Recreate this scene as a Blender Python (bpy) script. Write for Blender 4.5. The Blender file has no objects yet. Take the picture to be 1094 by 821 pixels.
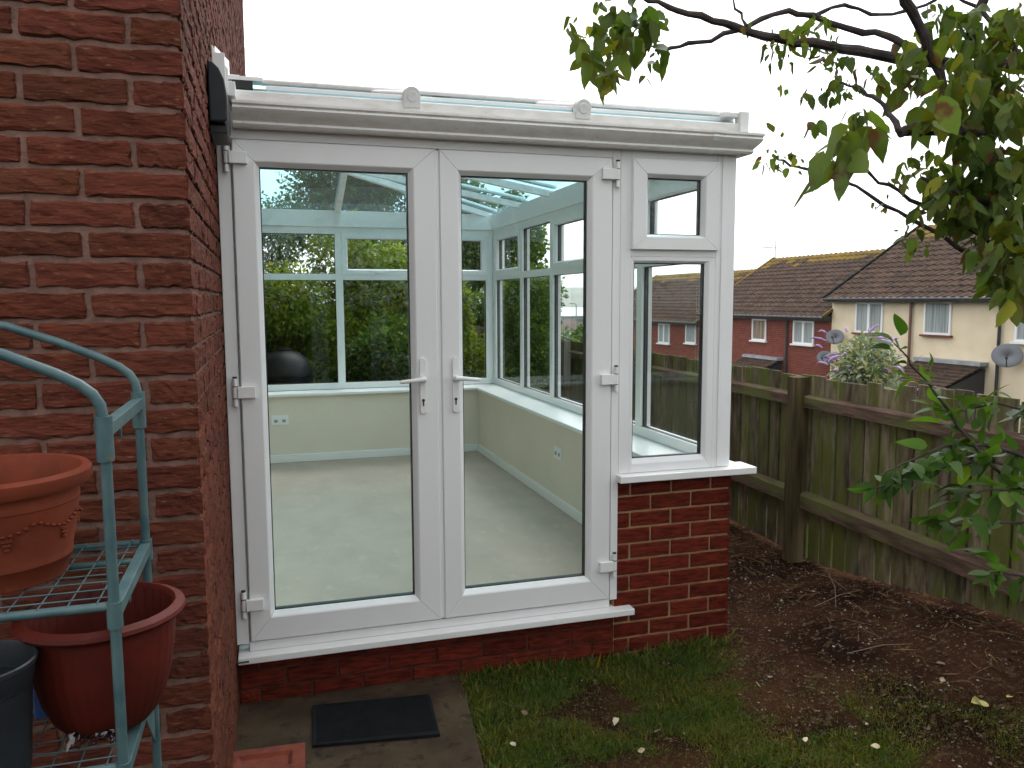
import bpy, math, random
import numpy as np
from mathutils import Vector, Matrix, noise as mnoise

random.seed(7); rng = np.random.default_rng(7)
sc = bpy.context.scene
R = math.radians

# ------------------------------------------------------------------ camera
CAM = Vector((0, 0, 1.65)); YAW, PITCH, ROLL = R(16.9), R(5.95), R(.25)
Fv = Vector((math.sin(YAW) * math.cos(PITCH), math.cos(YAW) * math.cos(PITCH), -math.sin(PITCH)))
R0 = Vector((math.cos(YAW), -math.sin(YAW), 0)); U0 = R0.cross(Fv)
Rv = R0 * math.cos(ROLL) - U0 * math.sin(ROLL); Uv = U0 * math.cos(ROLL) + R0 * math.sin(ROLL)
cd = bpy.data.cameras.new('camera'); cam = bpy.data.objects.new('camera', cd)
sc.collection.objects.link(cam); sc.camera = cam
cam.matrix_world = Matrix(((Rv.x, Uv.x, -Fv.x, CAM.x), (Rv.y, Uv.y, -Fv.y, CAM.y), (Rv.z, Uv.z, -Fv.z, CAM.z), (0, 0, 0, 1)))
cd.sensor_width = 36; cd.lens = 36 * 860 / 1094; cd.clip_start = .05; cd.clip_end = 12000

# ------------------------------------------------------------------ sky, sun, exposure
SUN_EL, SUN_AZ = R(52), R(35)            # a soft bright patch of overcast behind and right of the conservatory
w = bpy.data.worlds.new("World"); sc.world = w; w.use_nodes = True
nt = w.node_tree; nt.nodes.clear()
sky = nt.nodes.new('ShaderNodeTexSky'); sky.sky_type = 'NISHITA'; sky.sun_disc = False
sky.sun_elevation = SUN_EL; sky.sun_rotation = SUN_AZ; sky.dust_density = 4; sky.air_density = 1.0; sky.ozone_density = 1
hs = nt.nodes.new('ShaderNodeHueSaturation'); hs.inputs['Saturation'].default_value = .12; hs.inputs['Value'].default_value = .6
tc = nt.nodes.new('ShaderNodeTexCoord'); mp = nt.nodes.new('ShaderNodeMapping'); mp.inputs['Scale'].default_value = (1, 1, 3)
nz = nt.nodes.new('ShaderNodeTexNoise'); nz.inputs['Scale'].default_value = 2.2; nz.inputs['Detail'].default_value = 5
cr = nt.nodes.new('ShaderNodeValToRGB')
cr.color_ramp.elements[0].position = .3; cr.color_ramp.elements[0].color = (8.6, 9.1, 9.6, 1)
cr.color_ramp.elements[1].position = .7; cr.color_ramp.elements[1].color = (10.8, 10.9, 10.9, 1)
ad = nt.nodes.new('ShaderNodeMixRGB'); ad.blend_type = 'ADD'; ad.inputs['Fac'].default_value = 1
bg = nt.nodes.new('ShaderNodeBackground'); bg.inputs['Strength'].default_value = .1
ow = nt.nodes.new('ShaderNodeOutputWorld')
L = nt.links.new
L(sky.outputs[0], hs.inputs['Color']); L(tc.outputs['Generated'], mp.inputs[0]); L(mp.outputs[0], nz.inputs['Vector'])
L(nz.outputs['Fac'], cr.inputs[0]); L(hs.outputs[0], ad.inputs[1]); L(cr.outputs[0], ad.inputs[2]); L(ad.outputs[0], bg.inputs[0]); L(bg.outputs[0], ow.inputs[0])
sd = bpy.data.lights.new('sun', 'SUN'); sd.energy = .7; sd.angle = R(35); sd.color = (1, .97, .92)
sun = bpy.data.objects.new('sun', sd); sc.collection.objects.link(sun)
sdir = Vector((math.sin(SUN_AZ) * math.cos(SUN_EL), math.cos(SUN_AZ) * math.cos(SUN_EL), math.sin(SUN_EL)))
sun.rotation_euler = sdir.to_track_quat('Z', 'Y').to_euler(); sun.location = sdir * 30
sc.view_settings.view_transform = 'Standard'; sc.view_settings.look = 'None'; sc.view_settings.gamma = 1
sc.view_settings.use_curve_mapping = False; sc.view_settings.exposure = 0.76
cy = sc.cycles
cy.max_bounces = 10; cy.transparent_max_bounces = 40; cy.glossy_bounces = 4; cy.transmission_bounces = 6; cy.volume_bounces = 1
cy.caustics_reflective = False; cy.caustics_refractive = False; cy.sample_clamp_indirect = 6; cy.volume_max_steps = 64

# ------------------------------------------------------------------ materials
def lin(h):
    f = lambda c: c / 12.92 if c <= .04045 else ((c + .055) / 1.055) ** 2.4
    return tuple(f(int(h[i:i + 2], 16) / 255) for i in (0, 2, 4)) + (1,)

def mat(name, col, rough=.6, col2=None, scale=8, lo=.35, hi=.65, bump=0, bscale=60, spec=.5, attr=None, stretch=(1, 1, 1), metal=0,
        col3=None, scale3=3, lo3=.5, hi3=.62, detail=5, bdetail=4):
    m = bpy.data.materials.new(name); m.use_nodes = True; t = m.node_tree; b = t.nodes['Principled BSDF']; lk = t.links.new
    b.inputs['Roughness'].default_value = rough; b.inputs['Specular IOR Level'].default_value = spec; b.inputs['Metallic'].default_value = metal
    co = t.nodes.new('ShaderNodeTexCoord'); mpn = t.nodes.new('ShaderNodeMapping'); mpn.inputs['Scale'].default_value = stretch
    lk(co.outputs['Object'], mpn.inputs[0])
    def nzr(s, a, bb, det=5):
        n = t.nodes.new('ShaderNodeTexNoise'); n.inputs['Scale'].default_value = s; n.inputs['Detail'].default_value = det
        lk(mpn.outputs[0], n.inputs['Vector'])
        r = t.nodes.new('ShaderNodeMapRange'); r.inputs[1].default_value = a; r.inputs[2].default_value = bb; lk(n.outputs['Fac'], r.inputs[0])
        return r.outputs[0]
    rgb = t.nodes.new('ShaderNodeRGB'); rgb.outputs[0].default_value = col; cur = rgb.outputs[0]
    if col2:
        mx = t.nodes.new('ShaderNodeMixRGB'); lk(nzr(scale, lo, hi, detail), mx.inputs[0]); lk(cur, mx.inputs[1]); mx.inputs[2].default_value = col2; cur = mx.outputs[0]
    if attr:
        an = t.nodes.new('ShaderNodeAttribute'); an.attribute_name = attr
        mx = t.nodes.new('ShaderNodeMixRGB'); mx.blend_type = 'MULTIPLY'; mx.inputs[0].default_value = 1
        lk(cur, mx.inputs[1]); lk(an.outputs['Color'], mx.inputs[2]); cur = mx.outputs[0]
    if col3:
        mx = t.nodes.new('ShaderNodeMixRGB'); lk(nzr(scale3, lo3, hi3), mx.inputs[0]); lk(cur, mx.inputs[1]); mx.inputs[2].default_value = col3; cur = mx.outputs[0]
    lk(cur, b.inputs['Base Color'])
    if bump:
        n = t.nodes.new('ShaderNodeTexNoise'); n.inputs['Scale'].default_value = bscale; n.inputs['Detail'].default_value = bdetail
        lk(mpn.outputs[0], n.inputs['Vector'])
        bp = t.nodes.new('ShaderNodeBump'); bp.inputs['Strength'].default_value = 1; bp.inputs['Distance'].default_value = bump
        lk(n.outputs['Fac'], bp.inputs['Height']); lk(bp.outputs[0], b.inputs['Normal'])
    return m

def leafmat(name, col, col2, spots=None, trans=.35, scale=6, rough=.55, attr='lc'):
    m = mat(name, col, rough, col2, spec=.28, scale=scale, attr=attr, col3=spots, scale3=22, lo3=.58, hi3=.66)
    t = m.node_tree; b = t.nodes['Principled BSDF']; out = t.nodes['Material Output']
    tr = t.nodes.new('ShaderNodeBsdfTranslucent'); mx = t.nodes.new('ShaderNodeMixShader'); mx.inputs[0].default_value = trans
    src = b.inputs['Base Color'].links[0].from_socket
    mul = t.nodes.new('ShaderNodeMixRGB'); mul.blend_type = 'MULTIPLY'; mul.inputs[0].default_value = 1; mul.inputs[2].default_value = (1.6, 1.7, .7, 1)
    t.links.new(src, mul.inputs[1]); t.links.new(mul.outputs[0], tr.inputs[0])
    t.links.new(b.outputs[0], mx.inputs[1]); t.links.new(tr.outputs[0], mx.inputs[2]); t.links.new(mx.outputs[0], out.inputs[0])
    return m

def glass(name, tint, refl=1.0):
    m = bpy.data.materials.new(name); m.use_nodes = True; t = m.node_tree; t.nodes.clear(); lk = t.links.new
    o = t.nodes.new('ShaderNodeOutputMaterial'); tr = t.nodes.new('ShaderNodeBsdfTransparent'); tr.inputs[0].default_value = tint
    g = t.nodes.new('ShaderNodeBsdfGlossy'); g.inputs['Roughness'].default_value = .01
    fr = t.nodes.new('ShaderNodeFresnel'); fr.inputs[0].default_value = 1.45
    mu = t.nodes.new('ShaderNodeMath'); mu.operation = 'MULTIPLY'; mu.inputs[1].default_value = refl; mu.use_clamp = True
    ge = t.nodes.new('ShaderNodeNewGeometry'); inv = t.nodes.new('ShaderNodeMath'); inv.operation = 'SUBTRACT'; inv.inputs[0].default_value = 1
    lk(ge.outputs['Backfacing'], inv.inputs[1]); m2 = t.nodes.new('ShaderNodeMath'); m2.operation = 'MULTIPLY'
    lk(fr.outputs[0], mu.inputs[0]); lk(mu.outputs[0], m2.inputs[0]); lk(inv.outputs[0], m2.inputs[1])
    mx = t.nodes.new('ShaderNodeMixShader'); lk(m2.outputs[0], mx.inputs[0]); lk(tr.outputs[0], mx.inputs[1]); lk(g.outputs[0], mx.inputs[2]); lk(mx.outputs[0], o.inputs[0])
    return m

M = {}
M['pvc'] = mat('pvc', (.81, .81, .815, 1), .36, (.78, .78, .785, 1), scale=3, bump=.0004, bscale=260, stretch=(1, 1, .25))
M['pvc_dirty'] = mat('pvc_dirty', (.80, .79, .77, 1), .4, (.68, .64, .58, 1), scale=14, lo=.45, hi=.8, stretch=(1, 1, 3), bump=.0004, bscale=120,
                     col3=(.42, .40, .36, 1), scale3=55, lo3=.66, hi3=.72)
M['pvc_plain'] = mat('pvc_plain', (.80, .80, .79, 1), .3)
M['black'] = mat('black', (.012, .013, .014, 1), .5)
M['dark_plastic'] = mat('dark_plastic', (.012, .015, .018, 1), .45, (.017, .021, .025, 1), scale=12, bump=.0005, bscale=200, spec=.3)
M['glass'] = glass('glass', (.955, .972, .967, 1), .9)
M['roof_glass'] = glass('roof_glass', (.66, .85, .89, 1), .8)
M['far_glass'] = mat('far_glass', (.05, .06, .065, 1), .08, (.12, .13, .13, 1), scale=2, stretch=(1, 1.5, .3))
M['brick_old'] = mat('brick_old', lin('5d3225'), .9, lin('4c281e'), scale=17, lo=.36, hi=.66, bump=.008, bscale=34, attr='bc', spec=.1, detail=9,
                     col3=lin('6b5038'), scale3=60, lo3=.60, hi3=.72, bdetail=10, stretch=(.7, .7, 2.4))
M['mortar_old'] = mat('mortar_old', lin('795d53'), .95, lin('654d45'), scale=30, bump=.004, bscale=90, spec=.1)
M['brick_new'] = mat('brick_new', lin('6e2b1e'), .9, lin('4c1d16'), scale=20, lo=.4, hi=.62, bump=.005, bscale=60, attr='bc', spec=.08, stretch=(.6, .6, 3.5), detail=9, bdetail=8)
M['mortar_dirty'] = mat('mortar_dirty', lin('5a382c'), .95, lin('452a22'), scale=18, bump=.002, bscale=150, spec=.1)
M['mortar_new'] = mat('mortar_new', lin('a3835f'), .95, lin('8c7055'), scale=18, bump=.002, bscale=150, spec=.1)
M['plaster'] = mat('plaster', (.73, .665, .56, 1), .9, (.69, .63, .53, 1), scale=2.5, bump=.0006, bscale=30)
M['screed'] = mat('screed', (.44, .355, .29, 1), .85, (.37, .30, .245, 1), scale=4.5, lo=.3, hi=.75, bump=.001, bscale=40,
                  col3=(.45, .365, .30, 1), scale3=14, lo3=.56, hi3=.72, detail=9, stretch=(1, .6, 1))
M['path'] = mat('path', lin('4c3e2e'), .95, lin('372c22'), scale=6, bump=.003, bscale=150, spec=.15, col3=lin('2c221d'), scale3=18, lo3=.55, hi3=.7, detail=9)
M['soil'] = mat('soil', lin('4a3128'), 1, lin('33231e'), scale=5, bump=.02, bscale=34, spec=.1, detail=10,
                col3=lin('5d4536'), scale3=40, lo3=.56, hi3=.68, bdetail=9)
M['wood'] = mat('wood', lin('847866'), .9, lin('554b3b'), scale=9, bump=.005, bscale=40, spec=.1, attr='bc', stretch=(3, 3, .7), detail=9, bdetail=8,
                col3=lin('5d6130'), scale3=3.0, lo3=.44, hi3=.62)
M['rail_wood'] = mat('rail_wood', lin('705a4e'), .9, lin('463730'), scale=9, bump=.006, bscale=40, spec=.15, stretch=(3, .5, 3),
                     col3=lin('62633c'), scale3=2.4, lo3=.47, hi3=.6, detail=9, bdetail=9)
M['post_wood'] = mat('post_wood', lin('5c5235'), .9, lin('383022'), scale=9, bump=.004, bscale=35, spec=.15, stretch=(3, 3, .3),
                     col3=lin('6a5a45'), scale3=4, lo3=.5, hi3=.6, detail=9)
M['bark'] = mat('bark', (.075, .058, .055, 1), .85, (.035, .028, .028, 1), scale=30, bump=.003, bscale=90, spec=.2, stretch=(1, 1, 1))
M['green_metal'] = mat('green_metal', (.034, .078, .088, 1), .5, (.07, .12, .12, 1), scale=16, lo=.4, hi=.7, bump=.0006, bscale=120,
                       col3=(.17, .10, .05, 1), scale3=30, lo3=.68, hi3=.74)
M['terracotta'] = mat('terracotta', lin('74341f'), .75, lin('5f2918'), scale=9, bump=.001, bscale=60, col3=lin('703b2c'), scale3=25, lo3=.6, hi3=.8, spec=.2)
M['terracotta_dark'] = mat('terracotta_dark', lin('541a10'), .6, lin('44140c'), scale=9, bump=.0008, bscale=60, spec=.2)
M['rubber'] = mat('rubber', (.006, .0065, .008, 1), .9, (.010, .0105, .012, 1), scale=20, bump=.001, bscale=300, spec=.15)
M['tile'] = mat('tile', lin('4a372b'), .9, lin('332823'), scale=3.5, attr='bc', spec=.15, bump=.02, bscale=9,
                col3=lin('5a4f3c'), scale3=9, lo3=.6, hi3=.7)
M['lichen_tile'] = mat('lichen_tile', lin('7a6428'), .95, lin('5c4a2c'), scale=4, spec=.1, bump=.02, bscale=12)
M['cream'] = mat('cream', lin('e2d2b6'), .9, lin('d8c7aa'), scale=1.5, bump=.004, bscale=20, spec=.15)
M['soffit'] = mat('soffit', (.02, .019, .02, 1), .5)
M['tile_far'] = mat('tile_far', lin('5a463c'), .9, lin('4a3a33'), scale=2)
M['lead'] = mat('lead', (.33, .34, .36, 1), .6, (.22, .23, .25, 1), scale=3)
M['dish'] = mat('dish', (.16, .17, .185, 1), .55)
M['far_white'] = mat('far_white', (.78, .78, .78, 1), .4)
M['curtain'] = mat('curtain', (.36, .40, .39, 1), .9, (.20, .23, .23, 1), scale=9, stretch=(1, 3, .05), lo=.4, hi=.6)
M['curtain_brown'] = mat('curtain_brown', (.16, .11, .07, 1), .9, (.34, .28, .2, 1), scale=6, stretch=(1, 3, .05), lo=.4, hi=.6)
M['metal'] = mat('metal', (.5, .5, .5, 1), .35, metal=.8)

def brickmat(name, c1, c2, mo, bw=.225, rh=.075):
    m = bpy.data.materials.new(name); m.use_nodes = True; t = m.node_tree; b = t.nodes['Principled BSDF']; lk = t.links.new
    b.inputs['Roughness'].default_value = .9; b.inputs['Specular IOR Level'].default_value = .15
    co = t.nodes.new('ShaderNodeTexCoord'); sp = t.nodes.new('ShaderNodeSeparateXYZ'); cb = t.nodes.new('ShaderNodeCombineXYZ'); ad_ = t.nodes.new('ShaderNodeMath')
    lk(co.outputs['Object'], sp.inputs[0]); lk(sp.outputs[0], ad_.inputs[0]); lk(sp.outputs[1], ad_.inputs[1]); lk(ad_.outputs[0], cb.inputs[0]); lk(sp.outputs[2], cb.inputs[1])
    br = t.nodes.new('ShaderNodeTexBrick'); br.inputs['Scale'].default_value = 1; br.inputs['Brick Width'].default_value = bw; br.inputs['Row Height'].default_value = rh
    br.inputs['Mortar Size'].default_value = .006; br.inputs['Color1'].default_value = c1; br.inputs['Color2'].default_value = c2; br.inputs['Mortar'].default_value = mo
    lk(cb.outputs[0], br.inputs['Vector']); lk(br.outputs['Color'], b.inputs['Base Color'])
    bp = t.nodes.new('ShaderNodeBump'); bp.inputs['Distance'].default_value = .006; bp.invert = True; lk(br.outputs['Fac'], bp.inputs['Height']); lk(bp.outputs[0], b.inputs['Normal'])
    return m
M['brick_far'] = brickmat('brick_far', lin('7e4032'), lin('6a3127'), lin('7d6256'))
M['brick_town'] = brickmat('brick_town', lin('7a6a60'), lin('6a5a55'), lin('8d7a6e'))

# ------------------------------------------------------------------ object helpers
BASE = {}
def link(o): sc.collection.objects.link(o); return o

def tag(o, label=None, cat=None, group=None, kind=None):
    if label: o['label'] = label
    if cat: o['category'] = cat
    if group: o['group'] = group
    if kind: o['kind'] = kind
    return o

def thing(name, label, cat, loc=(0, 0, 0), group=None):
    o = bpy.data.objects.new(name, None); o.empty_display_size = .1; link(o); o.location = loc
    BASE[o.name] = Vector(loc); return tag(o, label, cat, group)

def meshobj(name, verts, faces, mats, parent=None, mi=None, smooth=False, org=None):
    base = BASE.get(parent.name, Vector()) if parent else Vector(org or (0, 0, 0))
    v = np.asarray(verts, dtype=float).reshape(-1, 3) - np.array(base)
    me = bpy.data.meshes.new(name); me.from_pydata(v.tolist(), [], faces)
    for m_ in (mats if isinstance(mats, (list, tuple)) else [mats]): me.materials.append(m_)
    if mi is not None: me.polygons.foreach_set('material_index', mi)
    if smooth: me.polygons.foreach_set('use_smooth', [True] * len(me.polygons))
    me.update(); o = bpy.data.objects.new(name, me); link(o)
    if parent: o.parent = parent; BASE[o.name] = base
    else: o.location = base; BASE[o.name] = base
    return o

class MB:
    def __init__(s): s.v = []; s.f = []; s.m = []
    def add(s, vs, fs, m=0):
        n = len(s.v); s.v += [tuple(p) for p in vs]; s.f += [tuple(n + i for i in f) for f in fs]; s.m += [m] * len(fs); return s
    def box(s, x0, x1, y0, y1, z0, z1, m=0):
        return s.add([(x0, y0, z0), (x1, y0, z0), (x1, y1, z0), (x0, y1, z0), (x0, y0, z1), (x1, y0, z1), (x1, y1, z1), (x0, y1, z1)],
                     [(0, 3, 2, 1), (4, 5, 6, 7), (0, 1, 5, 4), (1, 2, 6, 5), (2, 3, 7, 6), (3, 0, 4, 7)], m)
    def obox(s, mw, sx, sy, sz, m=0):
        vs = [mw @ Vector((x, y, z)) for z in (-sz, sz) for x, y in ((-sx, -sy), (sx, -sy), (sx, sy), (-sx, sy))]
        return s.add(vs, [(0, 3, 2, 1), (4, 5, 6, 7), (0, 1, 5, 4), (1, 2, 6, 5), (2, 3, 7, 6), (3, 0, 4, 7)], m)
    def bar(s, a, b, wd, h, m=0, up=Vector((0, 0, 1))):
        a = Vector(a); b = Vector(b); d = (b - a); l = d.length; d.normalize(); sd_ = d.cross(up).normalized(); u = sd_.cross(d)
        mw = Matrix(((d.x, sd_.x, u.x, 0), (d.y, sd_.y, u.y, 0), (d.z, sd_.z, u.z, 0), (0, 0, 0, 1))); mw.translation = (a + b) / 2
        return s.obox(mw, l / 2, wd / 2, h / 2, m)
    def tube(s, pts, r, n=10, m=0, cap=True):
        pts = [Vector(p) for p in pts]; rs = r if isinstance(r, (list, tuple)) else [r] * len(pts)
        base = len(s.v); prev = None
        for i, p in enumerate(pts):
            d = (pts[min(i + 1, len(pts) - 1)] - pts[max(i - 1, 0)]).normalized()
            if prev is None: a = d.orthogonal().normalized()
            else: a = (prev - d * prev.dot(d)).normalized()
            prev = a; b = d.cross(a)
            for k in range(n):
                t = 2 * math.pi * k / n; s.v.append(tuple(p + (a * math.cos(t) + b * math.sin(t)) * rs[i]))
        for i in range(len(pts) - 1):
            for k in range(n):
                a0 = base + i * n + k; a1 = base + i * n + (k + 1) % n
                s.f.append((a0, a1, a1 + n, a0 + n)); s.m.append(m)
        if cap:
            s.f.append(tuple(base + k for k in range(n))[::-1]); s.m.append(m)
            s.f.append(tuple(base + (len(pts) - 1) * n + k for k in range(n))); s.m.append(m)
        return s
    def lathe(s, c, prof, n=40, m=0, sx=1, wob=None):
        base = len(s.v)
        for i, (r, z) in enumerate(prof):
            for k in range(n):
                t = 2 * math.pi * k / n; rr = r * (1 + (wob(t, z) if wob else 0))
                s.v.append((c[0] + rr * math.cos(t) * sx, c[1] + rr * math.sin(t), c[2] + z))
        for i in range(len(prof) - 1):
            for k in range(n):
                a0 = base + i * n + k; a1 = base + i * n + (k + 1) % n
                s.f.append((a0, a1, a1 + n, a0 + n)); s.m.append(m)
        return s
    def extrude(s, poly, a, b, m=0):
        """poly: list of functions-free 3D points; translated copies at a and b (vectors) joined"""
        n = len(poly); base = len(s.v)
        for off in (Vector(a), Vector(b)):
            for p in poly: s.v.append(tuple(Vector(p) + off))
        for k in range(n):
            s.f.append((base + k, base + (k + 1) % n, base + n + (k + 1) % n, base + n + k)); s.m.append(m)
        s.f.append(tuple(base + k for k in range(n))[::-1]); s.m.append(m); s.f.append(tuple(base + n + k for k in range(n))); s.m.append(m)
        return s
    def build(s, name, mats, parent=None, smooth=False, bevel=0, org=None, seg=2, fix=True):
        o = meshobj(name, s.v, s.f, mats, parent, s.m, smooth, org)
        if fix:
            import bmesh
            bm = bmesh.new(); bm.from_mesh(o.data); bmesh.ops.recalc_face_normals(bm, faces=bm.faces); bm.to_mesh(o.data); bm.free()
        if bevel:
            bv = o.modifiers.new('bevel', 'BEVEL'); bv.width = bevel; bv.segments = seg; bv.limit_method = 'ANGLE'; bv.angle_limit = R(40)
        if smooth and bevel == 0:
            o.data.set_sharp_from_angle(angle=R(38))
        return o

def colattr(me, name, cols):        # one colour per face
    a = me.attributes.new(name, 'FLOAT_COLOR', 'CORNER'); tot = np.zeros(len(me.polygons), int); me.polygons.foreach_get('loop_total', tot)
    c = np.ones((tot.sum(), 4)); c[:, :3] = np.repeat(np.asarray(cols), tot, axis=0); a.data.foreach_set('color', c.ravel())

# ------------------------------------------------------------------ terrain
def sm(t): t = np.clip(t, 0, 1); return t * t * (3 - 2 * t)
def gz(x, y):
    x = np.asarray(x, float); y = np.asarray(y, float)
    z = -.105 + .05 * sm((x - 2.2) / 1) * sm((y - 3) / 1) + .27 * sm((x - 1.9) / 1.4) * sm((4.3 - y) / 1.7)
    z = z - 3.0 * sm((x - 4.0) / 9) * (1 - sm((y - 34) / 36)) - 4.7 * sm((y - 16) / 70)
    d = np.hypot(x, y); z = z - 8 * sm((d - 110) / 120) - 12 * sm((d - 650) / 120)
    return z
def axis(lo, hi, f0, f1, st):
    a = list(np.arange(f0, f1 + 1e-6, st)); s_ = st; x = f1
    while x < hi: s_ *= 1.14; x += s_; a.append(x)
    s_ = st; x = f0
    while x > lo: s_ *= 1.14; x -= s_; a.insert(0, x)
    return np.array(a)
xs = axis(-3500, 3500, -.8, 4.0, .05); ys = axis(-3500, 3800, 1.4, 6.0, .05)
X, Y = np.meshgrid(xs, ys); Z = gz(X, Y)
near = (X > -1) & (X < 4.4) & (Y > 1) & (Y < 7)
for i, j in zip(*np.where(near)):
    p = Vector((X[i, j], Y[i, j], 0)); Z[i, j] += .018 * mnoise.noise(p * 2.3) + .012 * mnoise.noise(p * 9) 
slab = sm((.86 - X) / .06) * sm((Y - 1.2) / .2); Z = Z * (1 - slab * near) + (-.125) * slab * near
inside = (X > -.1) & (X < 2.1) & (Y > 3.62) & (Y < 7.65); Z[inside] = -.3
nx, ny = len(xs), len(ys); I = np.arange(nx * ny).reshape(ny, nx)
F = np.stack([I[:-1, :-1], I[:-1, 1:], I[1:, 1:], I[1:, :-1]], -1).reshape(-1, 4)
gm = bpy.data.materials.new('ground'); gm.use_nodes = True
t = gm.node_tree; b = t.nodes['Principled BSDF']; b.inputs['Roughness'].default_value = 1; b.inputs['Specular IOR Level'].default_value = 0
co = t.nodes.new('ShaderNodeTexCoord')
def nmix(c1, c2, s_, lo, hi, det=8, src=None):
    n = t.nodes.new('ShaderNodeTexNoise'); n.inputs['Scale'].default_value = s_; n.inputs['Detail'].default_value = det; t.links.new(co.outputs['Object'], n.inputs['Vector'])
    r = t.nodes.new('ShaderNodeMapRange'); r.inputs[1].default_value = lo; r.inputs[2].default_value = hi; t.links.new(n.outputs['Fac'], r.inputs[0])
    mx = t.nodes.new('ShaderNodeMixRGB'); t.links.new(r.outputs[0], mx.inputs[0])
    for k, c in ((1, c1), (2, c2)):
        if isinstance(c, tuple): mx.inputs[k].default_value = c
        else: t.links.new(c, mx.inputs[k])
    return mx.outputs[0]
s1 = nmix(lin('3b271c'), lin('1e1410'), 2.2, .38, .62)
s2 = nmix(s1, lin('463628'), 30, .56, .66)
s3 = nmix(s2, lin('7d6c58'), 75, .65, .69)
far = nmix(lin('262f15'), lin('373324'), .05, .4, .6)
sp = t.nodes.new('ShaderNodeSeparateXYZ'); t.links.new(co.outputs['Object'], sp.inputs[0])
mr = t.nodes.new('ShaderNodeMapRange'); mr.inputs[1].default_value = 9; mr.inputs[2].default_value = 14
ln = t.nodes.new('ShaderNodeVectorMath'); ln.operation = 'LENGTH'; t.links.new(co.outputs['Object'], ln.inputs[0]); t.links.new(ln.outputs['Value'], mr.inputs[0])
mx = t.nodes.new('ShaderNodeMixRGB'); t.links.new(mr.outputs[0], mx.inputs[0]); t.links.new(s3, mx.inputs[1]); t.links.new(far, mx.inputs[2]); t.links.new(mx.outputs[0], b.inputs['Base Color'])
n = t.nodes.new('ShaderNodeTexNoise'); n.inputs['Scale'].default_value = 38; n.inputs['Detail'].default_value = 9; t.links.new(co.outputs['Object'], n.inputs['Vector'])
bp = t.nodes.new('ShaderNodeBump'); bp.inputs['Distance'].default_value = .022; t.links.new(n.outputs['Fac'], bp.inputs['Height']); t.links.new(bp.outputs[0], b.inputs['Normal'])
g = meshobj('ground', np.stack([X, Y, Z], -1).reshape(-1, 3), F.tolist(), gm, smooth=True); tag(g, kind='structure')

# estuary and hills far beyond the town
wm = mat('water', (.36, .42, .45, 1), .3, (.42, .47, .49, 1), scale=.004)
o = MB().add([(-3000, 735, -14), (3400, 735, -14), (3400, 3300, -14), (-3000, 3300, -14)], [(0, 1, 2, 3)]).build('water', wm); tag(o, kind='structure')
hx = np.linspace(-2600, 3400, 90); hy = np.linspace(1500, 3000, 26); HX, HY = np.meshgrid(hx, hy); HZ = np.zeros_like(HX)
for i in range(HX.shape[0]):
    for j in range(HX.shape[1]):
        tt = (HY[i, j] - 1500) / 900
        HZ[i, j] = -16 + 78 * float(sm(tt)) * (.78 + .3 * mnoise.noise(Vector((HX[i, j] / 700, .3, 1)))) + 8 * mnoise.noise(Vector((HX[i, j] / 160, HY[i, j] / 160, 0))) * min(1, tt * 2)
I = np.arange(HX.size).reshape(HX.shape)
F = np.stack([I[:-1, :-1], I[:-1, 1:], I[1:, 1:], I[1:, :-1]], -1).reshape(-1, 4)
hm = mat('hills', (.10, .13, .07, 1), 1, (.20, .19, .11, 1), scale=.006, spec=.05)
o = meshobj('hills', np.stack([HX, HY, HZ], -1).reshape(-1, 3), F.tolist(), hm, smooth=True); tag(o, kind='structure')

# concrete path slab
o = MB().box(-.168, .0, 0, 1, 0, 1)
pm = MB(); pm.add([(-.9, 1.9, -.08), (.70, 1.9, -.08), (.715, 2.7, -.08), (.785, 3.3, -.08), (.80, 3.515, -.08), (-.9, 3.515, -.08),
                   (-.9, 1.9, -.2), (.70, 1.9, -.2), (.715, 2.7, -.2), (.785, 3.3, -.2), (.80, 3.515, -.2), (-.9, 3.515, -.2)],
                  [(0, 1, 2, 3, 4, 5), (0, 6, 7, 1), (1, 7, 8, 2), (2, 8, 9, 3), (3, 9, 10, 4), (4, 10, 11, 5), (5, 11, 6, 0)])
o = pm.build('path', M['path'], bevel=.006); tag(o, kind='structure')

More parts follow.
